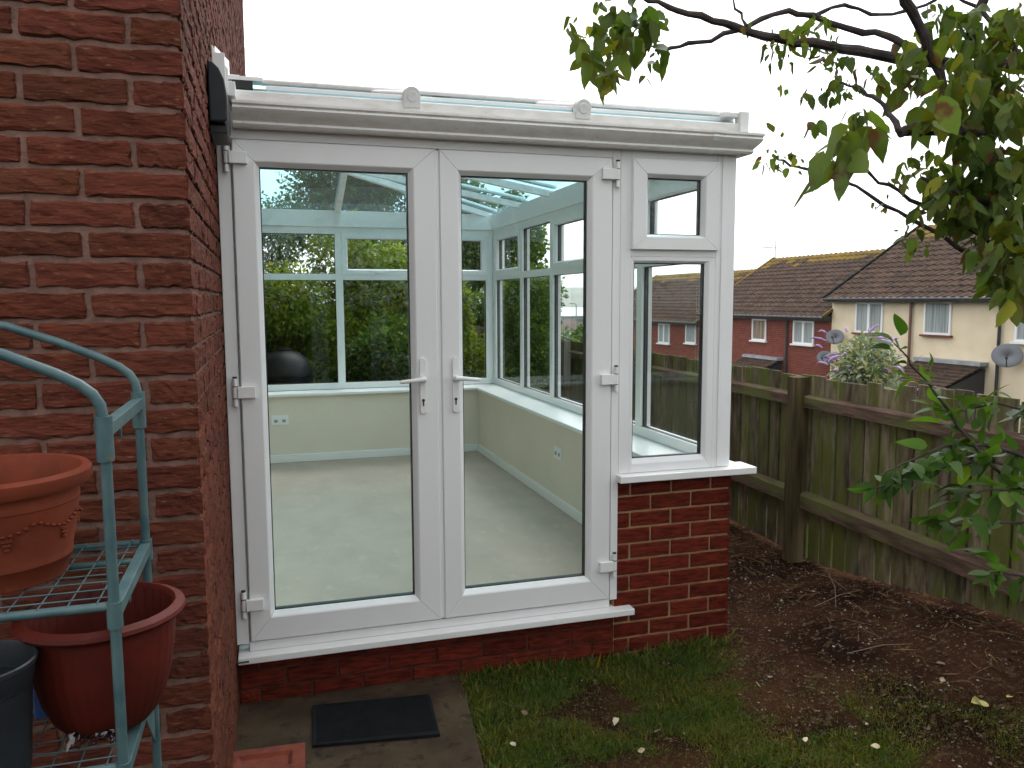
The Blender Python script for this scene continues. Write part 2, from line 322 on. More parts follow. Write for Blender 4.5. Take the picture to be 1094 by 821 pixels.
# ------------------------------------------------------------------ real brickwork
def bricks(name, parent, O, U, N, ulen, z0, z1, course, blen, phase_z, par0, bm_, mm_, joint=.010, rough=.0025, amp=.0025, first_half=False, back=.05, fine=1e9, seed=1):
    """courses of single bricks with recessed mortar; u runs from the corner O along U, face looks along N"""
    r = np.random.default_rng(seed); O = np.array(O, float); U = np.array(U, float); N = np.array(N, float)
    V = []; Fc = []; C = []; nb = 0
    k0 = math.floor((z0 - phase_z) / course); k1 = math.ceil((z1 - phase_z) / course)
    for k in range(k0, k1):
        za = phase_z + k * course; zb = za + course
        if zb < z0 + .01 or za > z1 - .01: continue
        za_, zb_ = max(za, z0), min(zb, z1)
        half = (k + par0) % 2 == 0; u = 0.0; wd = blen / 2 if half else blen
        while u < ulen - .02:
            ue = min(u + wd, ulen)
            a = u + joint / 2 if u > 0 else 0; e = ue - joint / 2 + r.uniform(-.0015, .0015); zl = za_ + joint / 2 + r.uniform(-.001, .001); zh = zb_ - joint / 2 + r.uniform(-.001, .001)
            if e - a > .015 and zh - zl > .012:
                fn = u < fine
                n_u = 9 if fn else 3; n_z = 4 if fn else 3
                gu = np.array([a] + list(np.linspace(a + .004, e - .004, n_u)) + [e]); gzv = np.array([zl] + list(np.linspace(zl + .004, zh - .004, n_z)) + [zh])
                GU, GZ = np.meshgrid(gu, gzv)
                D = r.uniform(-.0012, .0012) + r.normal(0, amp * .45, GU.shape)
                D[0, :] -= .004; D[-1, :] -= .004; D[:, 0] -= .004 if u > 0 else 0; D[:, -1] -= .004
                GU = GU + r.normal(0, rough * .35, GU.shape) * (GU > .001); GZ = GZ + r.normal(0, rough * .45, GZ.shape)
                P = O + GU[..., None] * U + D[..., None] * N; P[..., 2] = GZ
                base = sum(len(x) for x in V[-1:]) if False else nb
                m_, n_ = GU.shape
                idx = np.arange(m_ * n_).reshape(m_, n_) + nb
                fs = np.stack([idx[:-1, :-1], idx[:-1, 1:], idx[1:, 1:], idx[1:, :-1]], -1).reshape(-1, 4)
                ring = list(idx[0, :]) + list(idx[1:, -1]) + list(idx[-1, -2::-1]) + list(idx[-2:0:-1, 0])
                pr = P.reshape(-1, 3); bk = pr[np.array(ring) - nb] - N * .016; nr = len(ring); b0 = nb + m_ * n_
                V.append(pr); V.append(bk); nb = b0 + nr
                side = [(ring[q], b0 + q, b0 + (q + 1) % nr, ring[(q + 1) % nr]) for q in range(nr)]
                Fc += fs.tolist(); Fc += side
                v = r.uniform(.84, 1.14); c = (v * r.uniform(.96, 1.06), v * r.uniform(.93, 1.05), v * r.uniform(.93, 1.06))
                if r.random() < .12: c = tuple(x * .88 for x in c)
                C += [c] * (len(fs) + nr)
            u = ue; wd = blen
    nbf = len(Fc)
    V = np.concatenate(V); n0 = len(V)
    # mortar bed behind the brick faces
    q = [O + U * a + N * d for d in (-.0075, -back) for a in (.0085, ulen)]
    mv = []
    for zz in (z0, z1):
        for p in q: mv.append([p[0], p[1], zz])
    V = np.concatenate([V, np.array(mv)])
    Fc += [(n0, n0 + 1, n0 + 5, n0 + 4), (n0 + 1, n0 + 3, n0 + 7, n0 + 5), (n0 + 3, n0 + 2, n0 + 6, n0 + 7), (n0 + 2, n0, n0 + 4, n0 + 6), (n0 + 4, n0 + 5, n0 + 7, n0 + 6), (n0, n0 + 2, n0 + 3, n0 + 1)]
    mi = [0] * nbf + [1] * 6
    o = meshobj(name, V, [tuple(f) for f in Fc], [bm_, mm_], parent, mi)
    import bmesh
    bm = bmesh.new(); bm.from_mesh(o.data); bmesh.ops.recalc_face_normals(bm, faces=bm.faces); bm.to_mesh(o.data); bm.free()
    colattr(o.data, 'bc', C + [(1, 1, 1)] * 6)
    return o

# ------------------------------------------------------------------ main house on the left
house = thing('brick_house', 'dark red rough brick house whose corner fills the left edge, taller than the conservatory', 'house', (-.17, 2.11, -.08))
bricks('front_wall', house, (-.1705, 2.11, 0), (-1, 0, 0), (0, -1, 0), 1.25, -.2, 3.3, .0705, .229, 2.312 - .0705 * 2, 1, M['brick_old'], M['mortar_old'], joint=.0145, rough=.0045, amp=.0034, back=.09, seed=3)
bricks('side_wall', house, (-.17, 2.1105, 0), (0, 1, 0), (1, 0, 0), 10.9, -.2, 6.25, .0705, .229, 2.312 - .0705 * 2, 0, M['brick_old'], M['mortar_old'], joint=.0145, rough=.0045, amp=.0034, back=.04, fine=2.2, seed=4)
MB().box(-9, -.235, 2.21, 12.9, -.3, 6.2).box(-9, -1.42, 2.13, 2.2, -.3, 6.2).box(-1.42, -.235, 2.205, 2.209, 3.3, 6.2).build('wall', brickmat('brick_h', lin('7e3d31'), lin('6b332a'), lin('8f6a60')), house)
MB().box(-9, -.05, 1.9, 13.2, 6.25, 6.36).box(-.05, .0, 1.9, 13.2, 6.22, 6.45).build('soffit', M['soffit'], house)
MB().tube([(.06, 1.9, 6.3), (.06, 13.2, 6.3)], .06, 12).build('gutter', M['soffit'], house)
MB().add([(-9, 1.9, 10.2), (-4.4, 1.9, 9.2), (-.0, 1.9, 6.45), (-.0, 13.2, 6.45), (-4.4, 13.2, 9.2), (-9, 13.2, 6.4), (-9, 1.9, 6.4)],
         [(1, 2, 3, 4), (1, 4, 5, 6), (1, 6, 2), (4, 3, 5)]).build('roof', M['tile'], house, fix=False)
cap = thing('vent_cowl', 'dark grey moulded plastic cover with rounded top on the house wall at the gutter end', 'cover', (-.16, 3.2, 2.25))
pf = [(-.166, 0, 2.275), (-.115, 0, 2.275), (-.106, 0, 2.285), (-.105, 0, 2.36), (-.112, 0, 2.42), (-.128, 0, 2.457), (-.148, 0, 2.477), (-.166, 0, 2.483)]
MB().extrude(pf, (0, 3.06, 0), (0, 3.36, 0)).build('shell', M['dark_plastic'], cap, bevel=.006, seg=3)
MB().box(-.168, -.108, 3.10, 3.34, 2.242, 2.273).build('base', M['black'], cap, bevel=.004)

# ------------------------------------------------------------------ conservatory
YF, XR, YB = 3.51, 2.21, 7.73
cons = thing('conservatory', 'white framed lean-to conservatory with low brick wall and blue tinted glass roof beside the house', 'conservatory', (1.0, 3.51, -.08))
bricks('dwarf_wall', cons, (2.225, 3.515, 0), (-1, 0, 0), (0, -1, 0), .64, -.24, .775, .0797, .222, .617 - .0797 * 8, 1, M['brick_new'], M['mortar_new'], joint=.011, rough=.0012, amp=.0012, back=.2, seed=5)
bricks('plinth_wall', cons, (1.5845, 3.5152, 0), (-1, 0, 0), (0, -1, 0), 1.75, -.24, .1125, .0797, .222, .617 - .0797 * 8, 1, M['brick_new'], M['mortar_dirty'], joint=.010, rough=.0012, amp=.0012, back=.09, seed=6)
bricks('dwarf_wall', cons, (2.2255, 3.5155, 0), (0, 1, 0), (1, 0, 0), 4.2, -.24, .775, .0797, .222, .617 - .0797 * 8, 0, M['brick_new'], M['mortar_new'], joint=.011, rough=.0012, amp=.0012, back=.05, fine=.5, seed=7)
bricks('dwarf_wall', cons, (2.225, 7.74, 0), (-1, 0, 0), (0, 1, 0), 2.38, -.24, .775, .0797, .222, .617 - .0797 * 8, 0, M['brick_new'], M['mortar_new'], joint=.011, rough=.0012, amp=.0012, back=.05, fine=0, seed=8)
# inner plaster faces, floor, skirting, window boards
MB().box(1.925, 2.172, 3.725, 7.45, .2, .80).build('inner_wall', M['plaster'], cons)
MB().box(-.155, 2.172, 7.4505, 7.686, .2, .80).build('inner_wall', M['plaster'], cons)
MB().box(1.63, 2.172, 3.606, 3.7245, .2, .772).build('inner_wall', M['plaster'], cons)
MB().extrude([(0, 3.6, .2), (0, 7.45, .2), (0, 7.45, 2.5), (0, 6.46, 2.88), (0, 5.18, 2.88), (0, 3.6, 2.5)], (-.158, 0, 0), (-.150, 0, 0)).build('inner_wall', M['plaster'], cons)
MB().box(-.155, 2.17, 3.607, 7.68, -.1, .2).build('floor', M['screed'], cons)
MB().box(1.908, 1.9248, 3.726, 7.45, .2005, .27).box(-.149, 1.9078, 7.433, 7.45, .2005, .27).box(-.1495, -.134, 3.62, 7.432, .2005, .27).build('skirting', M['pvc_plain'], cons, bevel=.003)
MB().box(1.885, 2.165, 3.60, 7.4, .8005, .826).build('window_board', M['pvc_plain'], cons, bevel=.005)
MB().box(-.149, 2.165, 7.4005, 7.66, .8005, .826).build('window_board', M['pvc_plain'], cons, bevel=.005)
def socket(c, ax):
    x, y, z = c; m_ = MB()
    if ax == 'y': m_.box(x - .075, x + .075, y - .01, y, z - .043, z + .043)
    else: m_.box(x - .01, x, y - .075, y + .075, z - .043, z + .043)
    s_ = m_.build('wall_socket', M['pvc_plain'], cons, bevel=.003)
    for a, b_ in ((-.05, -.02), (.02, .05)):
        if ax == 'y': h = MB().box(x + a, x + b_, y - .0125, y - .0102, z - .02, z + .005)
        else: h = MB().box(x - .0125, x - .0102, y + a, y + b_, z - .02, z + .005)
        h.build('switch', M['lead'], s_)
socket((.085, 7.4495, .588), 'y'); socket((1.9245, 5.217, .586), 'x')

def P3(O, U, N, u, z, n): return (O[0] + U[0] * u + N[0] * n, O[1] + U[1] * u + N[1] * n, z)
SASH = [(0, -.05), (0, .006), (.035, .012), (.80, .012), (.85, .009), (1, -.010), (1, -.05)]
FIXB = [(0, -.05), (0, .0), (.62, .0), (.70, -.002), (1, -.014), (1, -.05)]
def ring(mb, O, U, N, u0, u1, z0, z1, wl, wr, wb, wt, prof, gap=.0005):
    """four mitred profile lengths round a rectangle"""
    def pt(side, f, n, end):
        uL, uR, zB, zT = u0 + wl * f, u1 - wr * f, z0 + wb * f, z1 - wt * f
        q = {'b': ((uL + gap, zB), (uR - gap, zB)), 't': ((uR - gap, zT), (uL + gap, zT)), 'l': ((uL, zT - gap), (uL, zB + gap)), 'r': ((uR, zB + gap), (uR, zT - gap))}[side][end]
        return P3(O, U, N, q[0], q[1], n)
    k = len(prof)
    for s_ in 'brtl':
        vs = [pt(s_, f, n_, e) for e in (0, 1) for f, n_ in prof]
        mb.add(vs, [(i, (i + 1) % k, k + (i + 1) % k, k + i) for i in range(k)] + [tuple(range(k))[::-1], tuple(range(k, 2 * k))])
def obx(mb, O, U, N, u0, u1, z0, z1, n0, n1, m=0):
    vs = [P3(O, U, N, u, z, n) for z in (z0, z1) for u, n in ((u0, n0), (u1, n0), (u1, n1), (u0, n1))]
    mb.add(vs, [(0, 3, 2, 1), (4, 5, 6, 7), (0, 1, 5, 4), (1, 2, 6, 5), (2, 3, 7, 6), (3, 0, 4, 7)], m)
def pane(name, parent, O, U, N, u0, u1, z0, z1, n=-.02, t_=.02, glassm=None, gas=.0045):
    mb = MB(); obx(mb, O, U, N, u0 + gas, u1 - gas, z0 + gas, z1 - gas, n - t_, n, 0)
    for a in ((u0, u1, z0, z0 + gas - .0003), (u0, u1, z1 - gas + .0003, z1), (u0, u0 + gas - .0003, z0 + gas, z1 - gas), (u1 - gas + .0003, u1, z0 + gas, z1 - gas)):
        obx(mb, O, U, N, *a, n - t_ - .004, n + .004, 1)
    return mb.build(name, [glassm or M['glass'], M['black']], parent)

OF, UF, NF = (0, YF, 0), (1, 0, 0), (0, -1, 0)
# outer frame of the french doors
fr = MB(); obx(fr, OF, UF, NF, -.168, -.118, .186, 2.36, -.07, 0); obx(fr, OF, UF, NF, 1.562, 1.600, .186, 2.36, -.07, 0); obx(fr, OF, UF, NF, -.1175, 1.5615, 2.303, 2.36, -.07, -.0005)
obx(fr, OF, UF, NF, -.1175, 1.5615, .150, .190, -.07, -.002); obx(fr, OF, UF, NF, -.1175, -.09, .191, 2.302, -.0695, -.053); obx(fr, OF, UF, NF, 1.534, 1.5615, .191, 2.302, -.0695, -.053); obx(fr, OF, UF, NF, -.0895, 1.5335, 2.277, 2.3025, -.0695, -.053); obx(fr, OF, UF, NF, -.0895, 1.5335, .1905, .216, -.0695, -.053)
fr.build('door_frame', M['pvc'], cons, bevel=.003)
MB().box(-.164, 1.672, 3.455, 3.60, .118, .149).build('door_sill', M['pvc_plain'], cons, bevel=.004)
ms = MB(); ms.tube([(-.185, 3.45, .133), (-.12, 3.452, .133)], .0035, 8).build('sill_screw', M['black'], cons)

def door(u0, u1, hinge, gl, lab):
    m_ = MB(); ring(m_, OF, UF, NF, u0, u1, .197, 2.300, gl[0] - u0, u1 - gl[1], .318 - .197, 2.300 - 2.196, SASH)
    d = m_.build('door', M['pvc'], cons, bevel=.0015, seg=2)
    d['label'] = lab
    pane('glass_pane', d, OF, UF, NF, gl[0], gl[1], .318, 2.196)
    for zc in (2.225, 1.275, .365):
        s_ = -1 if hinge == 'l' else 1; e = u0 if hinge == 'l' else u1
        h = MB(); a, b_ = sorted((e - s_ * .058, e + s_ * .012)); obx(h, OF, UF, NF, a, b_, zc - .024, zc + .024, .0125, .034)
        kx = e + s_ * .022
        for q0, q1 in ((-.058, -.026), (.026, .058)): h.tube([(kx, YF - .018, zc + q0), (kx, YF - .018, zc + q1)], .009, 14)
        h.tube([(kx, YF - .018, zc - .0255), (kx, YF - .018, zc + .0255)], .0105, 14)
        obx(h, OF, UF, NF, min(kx - s_ * .0, kx + s_ * .012), max(kx, kx + s_ * .012), zc - .056, zc + .056, .001, .016)
        for q in (-.0245, .0245): h.tube([(kx, YF - .018, zc + q - .002), (kx, YF - .018, zc + q + .002)], .0112, 14, m=1)
        h.tube([(kx, YF - .018, zc + .0585), (kx, YF - .018, zc + .066)], .0095, 14, m=1)
        h.build('hinge', [M['pvc_plain'], M['black']], d, smooth=False, bevel=.003)
    # lever handle on a long backplate with a keyhole
    cx = (gl[1] + u1) / 2 - .012 if hinge == 'l' else (gl[0] + u0) / 2 + .010
    h = MB(); n_ = 16; pl = []
    for k in range(n_ + 1): t_ = math.pi * k / n_; pl.append((cx + .0145 * math.cos(t_), 0, 1.385 + .0145 * math.sin(t_)))
    for k in range(n_ + 1): t_ = math.pi + math.pi * k / n_; pl.append((cx + .0145 * math.cos(t_), 0, 1.165 + .0145 * math.sin(t_)))
    h.extrude(pl, (0, YF - .0125, 0), (0, YF - .022, 0))
    s_ = -1 if hinge == 'l' else 1
    h.tube([(cx, YF - .022, 1.305), (cx, YF - .045, 1.305)], .0125, 16)
    h.tube([(cx - s_ * .008, YF - .052, 1.307), (cx + s_ * .02, YF - .054, 1.306), (cx + s_ * .06, YF - .056, 1.302), (cx + s_ * .098, YF - .05, 1.298), (cx + s_ * .108, YF - .047, 1.297)], [.011, .0105, .009, .0085, .005], 12)
    h.tube([(cx, YF - .0221, 1.212), (cx, YF - .0265, 1.212)], .0065, 14, m=1)
    obx(h, OF, UF, NF, cx - .003, cx + .003, 1.186, 1.208, .0222, .0262, 1)
    h.build('handle', [M['pvc_plain'], M['black']], d, bevel=.0025, seg=2)
    return d
door(-.111, .722, 'l', (-.008, .604), 'left-hand french door leaf with hinges on the house side')
door(.738, 1.555, 'r', (.838, 1.436), 'right-hand french door leaf with hinges beside the small window')
obx(mm := MB(), OF, UF, NF, .7225, .7375, .20, 2.295, -.03, .004); mm.build('meeting_strip', M['pvc'], cons, bevel=.001)

# front right window
fw = MB(); obx(fw, OF, UF, NF, 1.6005, 1.655, .812, 2.36, -.07, .001); obx(fw, OF, UF, NF, 2.108, 2.212, .812, 2.36, -.07, .0)
obx(fw, OF, UF, NF, 1.6555, 2.1075, 2.300, 2.36, -.07, -.001); obx(fw, OF, UF, NF, 1.6555, 2.1075, 1.852, 1.888, -.07, -.001); 
w1 = fw.build('window_frame', M['pvc'], cons, bevel=.0025)
cv = MB(); obx(cv, OF, UF, NF, 2.135, 2.160, .815, 2.355, .0005, .006); cv.build('cover_trim', M['pvc'], w1, bevel=.002)
lw = MB(); ring(lw, OF, UF, NF, 1.6555, 2.1075, .8125, 1.8515, .022, .052, .068, .028, FIXB); lwo = lw.build('window', M['pvc'], cons, bevel=.0012); lwo['label'] = 'tall fixed front window beside the french doors'
pane('glass_pane', lwo, OF, UF, NF, 1.6775, 2.0555, .8805, 1.8235)
vw = MB(); ring(vw, OF, UF, NF, 1.652, 2.110, 1.884, 2.303, .086, .089, .072, .083, [(a, n_ + .012) for a, n_ in SASH]); vwo = vw.build('vent_window', M['pvc'], cons, bevel=.0015)
vwo['label'] = 'small top-hung front vent window under the gutter'
pane('glass_pane', vwo, OF, UF, NF, 1.738, 2.021, 1.956, 2.22, n=-.01)
MB().box(1.588, 2.335, 3.452, 3.60, .776, .8105).build('window_sill', M['pvc_plain'], cons, bevel=.004)
MB().box(2.20, 2.30, 3.6005, 7.76, .776, .8105).build('window_sill', M['pvc_plain'], cons, bevel=.004)

# right and back window runs
def run(O, U, N, cuts, vents, ends, lab):
    b_ = MB(); u0, u1 = ends
    obx(b_, O, U, N, u0, u1, .828, .8845, -.07, 0); obx(b_, O, U, N, u0, u1, 2.262, 2.325, -.07, 0)
    for c in cuts: obx(b_, O, U, N, c - .034, c + .034, .885, 2.2615, -.07, 0)
    for a, c in zip(cuts[:-1], cuts[1:]): obx(b_, O, U, N, a + .0345, c - .0345, 1.842, 1.898, -.0695, -.0005)
    f_ = b_.build('window_frame', M['pvc_plain'], cons, bevel=.002); f_['label'] = lab
    for i, (a, c) in enumerate(zip(cuts[:-1], cuts[1:])):
        lo, hi = a + .035, c - .035
        pane('window_pane', f_, O, U, N, lo, hi, .8855, 1.8415, n=-.03, gas=.003)
        if vents[i]:
            v_ = MB(); ring(v_, O, U, N, lo - .008, hi + .008, 1.899 - .008, 2.270, .055, .055, .052, .05, [(0, -.078), (0, .012), (.8, .012), (1, -.006), (1, -.06), (.8, -.078)])
            v_.build('vent_sash', M['pvc_plain'], f_, bevel=.001)
            pane('vent_pane', f_, O, U, N, lo + .047, hi - .047, 1.943, 2.22, n=-.02, gas=.003)
            hn = MB(); uc = (lo + hi) / 2; obx(hn, O, U, N, uc - .05, uc + .05, 1.905, 1.915, -.10, -.09); obx(hn, O, U, N, uc - .02, uc + .02, 1.90, 1.925, -.09, -.0785); hn.build('vent_handle', M['pvc_plain'], f_, bevel=.002)
        else: pane('window_pane', f_, O, U, N, lo, hi, 1.8985, 2.2615, n=-.03, gas=.003)
run((XR, 0, 0), (0, 1, 0), (1, 0, 0), [3.62, 4.42, 5.2, 5.98, 6.76, 7.615], [1, 0, 1, 0, 1], (3.586, 7.648), 'long white window run facing the fence')
run((0, YB, 0), (1, 0, 0), (0, 1, 0), [-.13, .66, 1.4, 2.10], [0, 1, 1], (-.164, 2.1395), 'white window run at the back of the conservatory')
MB().box(2.138, XR - .0005, 7.6485, YB, .83, 2.325).build('corner_post', M['pvc_plain'], cons, bevel=.002)
# eaves beams
MB().box(-.165, 2.2, 3.512, 3.60, 2.3605, 2.472).build('eaves_beam', M['pvc'], cons, bevel=.003)
MB().box(2.12, 2.2, 3.6005, 7.63, 2.3255, 2.472).build('eaves_beam', M['pvc_plain'], cons, bevel=.003)
MB().box(-.165, 2.2, 7.6305, 7.72, 2.3255, 2.472).build('eaves_beam', M['pvc_plain'], cons, bevel=.003)
# roof planes
ZE = 2.480; ZR = ZE + 2.335 * math.tan(R(10)); YA = YF + (ZR - ZE) / math.tan(R(14)); YC = 7.72 - (ZR - ZE) / .33
def slabglass(pts):
    p = [Vector(q) for q in pts]; n_ = (p[1] - p[0]).cross(p[2] - p[0]).normalized(); n_ = n_ if n_.z > 0 else -n_
    return MB().extrude(p, (0, 0, 0), n_ * .022).build('roof_pane', M['roof_glass'], cons)
slabglass([(-.16, YF, ZE), (2.18, YF, ZE), (-.16, YA, ZR)])
slabglass([(2.18, YF + .02, ZE), (2.18, 7.70, ZE), (-.16, YC, ZR), (-.16, YA + .01, ZR)])
slabglass([(2.18, 7.72, ZE), (-.16, 7.72, ZE), (-.16, YC + .01, ZR)])
def rafter(a, b_, capr=.030, endcap=False):
    a, b_ = Vector(a), Vector(b_); m_ = MB(); dz = Vector((0, 0, 1))
    m_.bar(a - dz * .025, b_ - dz * .025, .05, .048); d_ = (b_ - a).normalized()
    s_ = d_.cross(dz).normalized(); up = s_.cross(d_); k = 10
    poly = [a + s_ * (capr * math.cos(math.pi * i / k)) + up * (.026 + capr * .9 * math.sin(math.pi * i / k)) for i in range(k + 1)]
    m_.extrude(poly, (0, 0, 0), b_ - a)
    r_ = m_.build('rafter', M['pvc_dirty'], cons, smooth=True)
    if endcap:
        e = MB(); dd = -d_; c = a + up * .03; poly = [c + s_ * (.036 * math.cos(2 * math.pi * i / 20)) + up * (.036 * math.sin(2 * math.pi * i / 20)) for i in range(20)]
        low = [Vector((p.x, p.y, max(p.z, 0) if i < 11 else c.z - .045)) for i, p in enumerate(poly)]
        e.extrude([c + s_ * .036 - up * .045] + [c + s_ * (.036 * math.cos(math.pi * i / 14)) + up * (.040 * math.sin(math.pi * i / 14)) for i in range(15)] + [c - s_ * .036 - up * .045], dd * .045, dd * .005)
        e.tube([c + dd * .045, c + dd * .049], .022, 20)
        e.build('end_cap', M['pvc_plain'], r_, bevel=.003)
    return r_
def hipz(x): return YF + (2.18 - x) * math.tan(R(10)) / math.tan(R(14))
def fz(y): return ZE + (y - YF) * math.tan(R(14))
for x in (.615, 1.385): y = hipz(x); rafter((x, 3.49, fz(3.49) + .005), (x, y, fz(y)), .030, True)
for x in (.66, 1.4):
    dy = (2.18 - x) * math.tan(R(10)) / .33; rafter((x, 7.70, ZE), (x, 7.72 - dy, ZE + dy * .33))
tz = lambda x: ZE + (2.18 - x) * math.tan(R(10))
for y in (4.42, 5.2, 5.98, 6.76):
    xh = 2.18 - min(2.34, (y - YF) * math.tan(R(14)) / math.tan(R(10))) if y < YA else (-.16 if y < YC else 2.18 - (7.72 - y) * .33 / math.tan(R(10)))
    rafter((2.17, y, ZE), (xh, y, tz(xh)))
rafter((2.185, 3.50, ZE + .012), (-.15, YA, ZR + .012), .034, False); rafter((2.17, 7.71, ZE), (-.15, YC, ZR), .034, False)
MB().box(-.165, -.10, YA - .1, YC + .1, ZR - .05, ZR + .06).build('wall_plate', M['pvc_plain'], cons, bevel=.004)
# eave trim, gutter, flashings
MB().box(-.10, 2.20, 3.455, 3.5115, 2.415, 2.483).build('eaves_trim', M['pvc_dirty'], cons, bevel=.006)
MB().box(2.2005, 2.25, 3.47, 7.75, 2.415, 2.478).build('eaves_trim', M['pvc_dirty'], cons, bevel=.006)
MB().box(.03, 2.195, 3.5125, 3.5285, 2.473, 2.520).build('glazing_closure', M['pvc'], cons, bevel=.003)
MB().box(2.182, 2.232, 3.44, 3.49, 2.44, 2.536).box(2.10, 2.1815, 3.452, 3.49, 2.508, 2.532).build('hip_end', M['pvc_plain'], cons, bevel=.004)
# ogee gutter with a mitred return along the right side
gp = [(0, 2.350), (-.035, 2.338), (-.062, 2.342), (-.070, 2.352), (-.066, 2.362), (-.076, 2.372), (-.098, 2.392), (-.108, 2.408), (-.104, 2.418), (-.112, 2.425), (-.112, 2.436), (-.104, 2.438), (-.098, 2.415), (-.07, 2.385), (-.02, 2.362), (-.004, 2.372), (-.004, 2.430), (0, 2.430)]
gp = [(n_, 2.338 + (z - 2.338) * .95) for n_, z in gp]
gb = MB(); k = len(gp); x0, xe = -.10, 2.2205
vs = [(x0, 3.5115 + n_, z) for n_, z in gp] + [(2.2125 - n_ * .72, 3.5115 + n_, z) for n_, z in gp]
gb.add(vs, [(i, (i + 1) % k, k + (i + 1) % k, k + i) for i in range(k)] + [tuple(range(k))[::-1], tuple(range(k, 2 * k))])
gb.build('gutter', M['pvc_dirty'], cons, smooth=True)
gb = MB(); vs = [(2.2135 - n_ * .72, 3.512 + n_ * .98, z) for n_, z in gp] + [(2.2135 - n_ * .72, 7.8, z) for n_, z in gp]
gb.add(vs, [(i, (i + 1) % k, k + (i + 1) % k, k + i) for i in range(k)] + [tuple(range(k))[::-1], tuple(range(k, 2 * k))]); gb.build('gutter', M['pvc_dirty'], cons, smooth=True)
gj = MB(); vs = [(x, 3.5115 + n_ * 1.025 - .0005, z + (.0015 if z > 2.40 else -.0015)) for x in (2.02, 2.052) for n_, z in gp[:12]]
gj.add(vs, [(i, i + 1, 13 + i, 12 + i) for i in range(11)]); gj.build('gutter_joint', M['pvc_plain'], cons, fix=False)
# white flashing where the roof meets the house
fl = MB(); fl.add([(-.166, 3.40, 2.45), (-.112, 3.40, 2.45), (-.108, 3.40, 2.545), (-.135, 3.40, 2.58), (-.166, 3.40, 2.63), (-.166, 3.404, 2.45), (-.112, 3.404, 2.45), (-.108, 3.404, 2.545), (-.135, 3.404, 2.58), (-.166, 3.404, 2.63)],
                   [(0, 1, 2, 3, 4), (9, 8, 7, 6, 5), (0, 5, 6, 1), (1, 6, 7, 2), (2, 7, 8, 3), (3, 8, 9, 4), (4, 9, 5, 0)])
fl.box(-.166, -.085, 3.405, 3.50, 2.445, 2.50).box(-.1655, -.119, 3.39, 3.398, 2.46, 2.60); fl.add([(-.162, 3.52, 2.53), (-.162, YA, ZR + .05), (-.162, YA, ZR + .16), (-.162, 3.52, 2.66), (-.158, 3.52, 2.53), (-.158, YA, ZR + .05), (-.158, YA, ZR + .16), (-.158, 3.52, 2.66)], [(0, 1, 2, 3), (7, 6, 5, 4), (0, 4, 5, 1), (3, 2, 6, 7), (0, 3, 7, 4), (1, 5, 6, 2)])
fl.box(-.158, .02, 3.515, 3.56, 2.535, 2.551)
MB().box(-.10, -.02, 3.52, 3.555, 2.490, 2.533).build('flashing_gap', M['black'], cons)  # black block painted in for the shaded hollow under the flashing lid
fl.build('flashing', M['pvc_plain'], cons, bevel=.002)

# ------------------------------------------------------------------ things by the doors
dm = MB(); dm.add([(.132, 3.388, -.079), (.629, 3.336, -.079), (.605, 2.998, -.079), (.115, 3.066, -.079), (.132, 3.388, -.067), (.629, 3.336, -.067), (.605, 2.998, -.067), (.115, 3.066, -.067)],
                  [(3, 2, 1, 0), (4, 5, 6, 7), (0, 1, 5, 4), (1, 2, 6, 5), (2, 3, 7, 6), (3, 0, 4, 7)])
Ux = Vector((.497, -.052, 0)); Uy = Vector((-.017, -.322, 0)); o_ = Vector((.132, 3.388, -.0665))
for i in range(40):
    a = o_ + Uy * (.03 + i * .0235); dm.bar(a + Ux * .03, a + Ux * .97, .0032, .0028)
tag(dm.build('doormat', M['rubber'], org=(.37, 3.19, -.079), bevel=.002), 'black ribbed rubber doormat on the concrete path below the doors', 'doormat')
br = MB(); bx0 = Vector((-.062, 2.92, -.046)); mw = Matrix.Translation(bx0) @ Matrix.Rotation(R(-3.5), 4, 'Z')
def bq(pts): return [tuple(mw @ Vector(p)) for p in pts]
a, b_, h_ = .143, .088, .0335; fa, fb, fd = .098, .048, .014
br.add(bq([(-a, -b_, -h_), (a, -b_, -h_), (a, b_, -h_), (-a, b_, -h_), (-a, -b_, h_), (a, -b_, h_), (a, b_, h_), (-a, b_, h_), (-fa, -fb, h_), (fa, -fb, h_), (fa, fb, h_), (-fa, fb, h_),
           (-fa + .014, -fb + .012, h_ - fd), (fa - .014, -fb + .012, h_ - fd), (fa - .014, fb - .012, h_ - fd), (-fa + .014, fb - .012, h_ - fd)]),
       [(3, 2, 1, 0), (0, 1, 5, 4), (1, 2, 6, 5), (2, 3, 7, 6), (3, 0, 4, 7), (4, 5, 9, 8), (5, 6, 10, 9), (6, 7, 11, 10), (7, 4, 8, 11), (8, 9, 13, 12), (9, 10, 14, 13), (10, 11, 15, 14), (11, 8, 12, 15), (12, 13, 14, 15)])
tag(br.build('loose_brick', mat('loose_brick', lin('7c3520'), .9, lin('642818'), scale=20, bump=.002, bscale=120), org=(-.062, 2.92, -.079), bevel=.003), 'single loose red brick with its hollow face up on the path', 'brick')

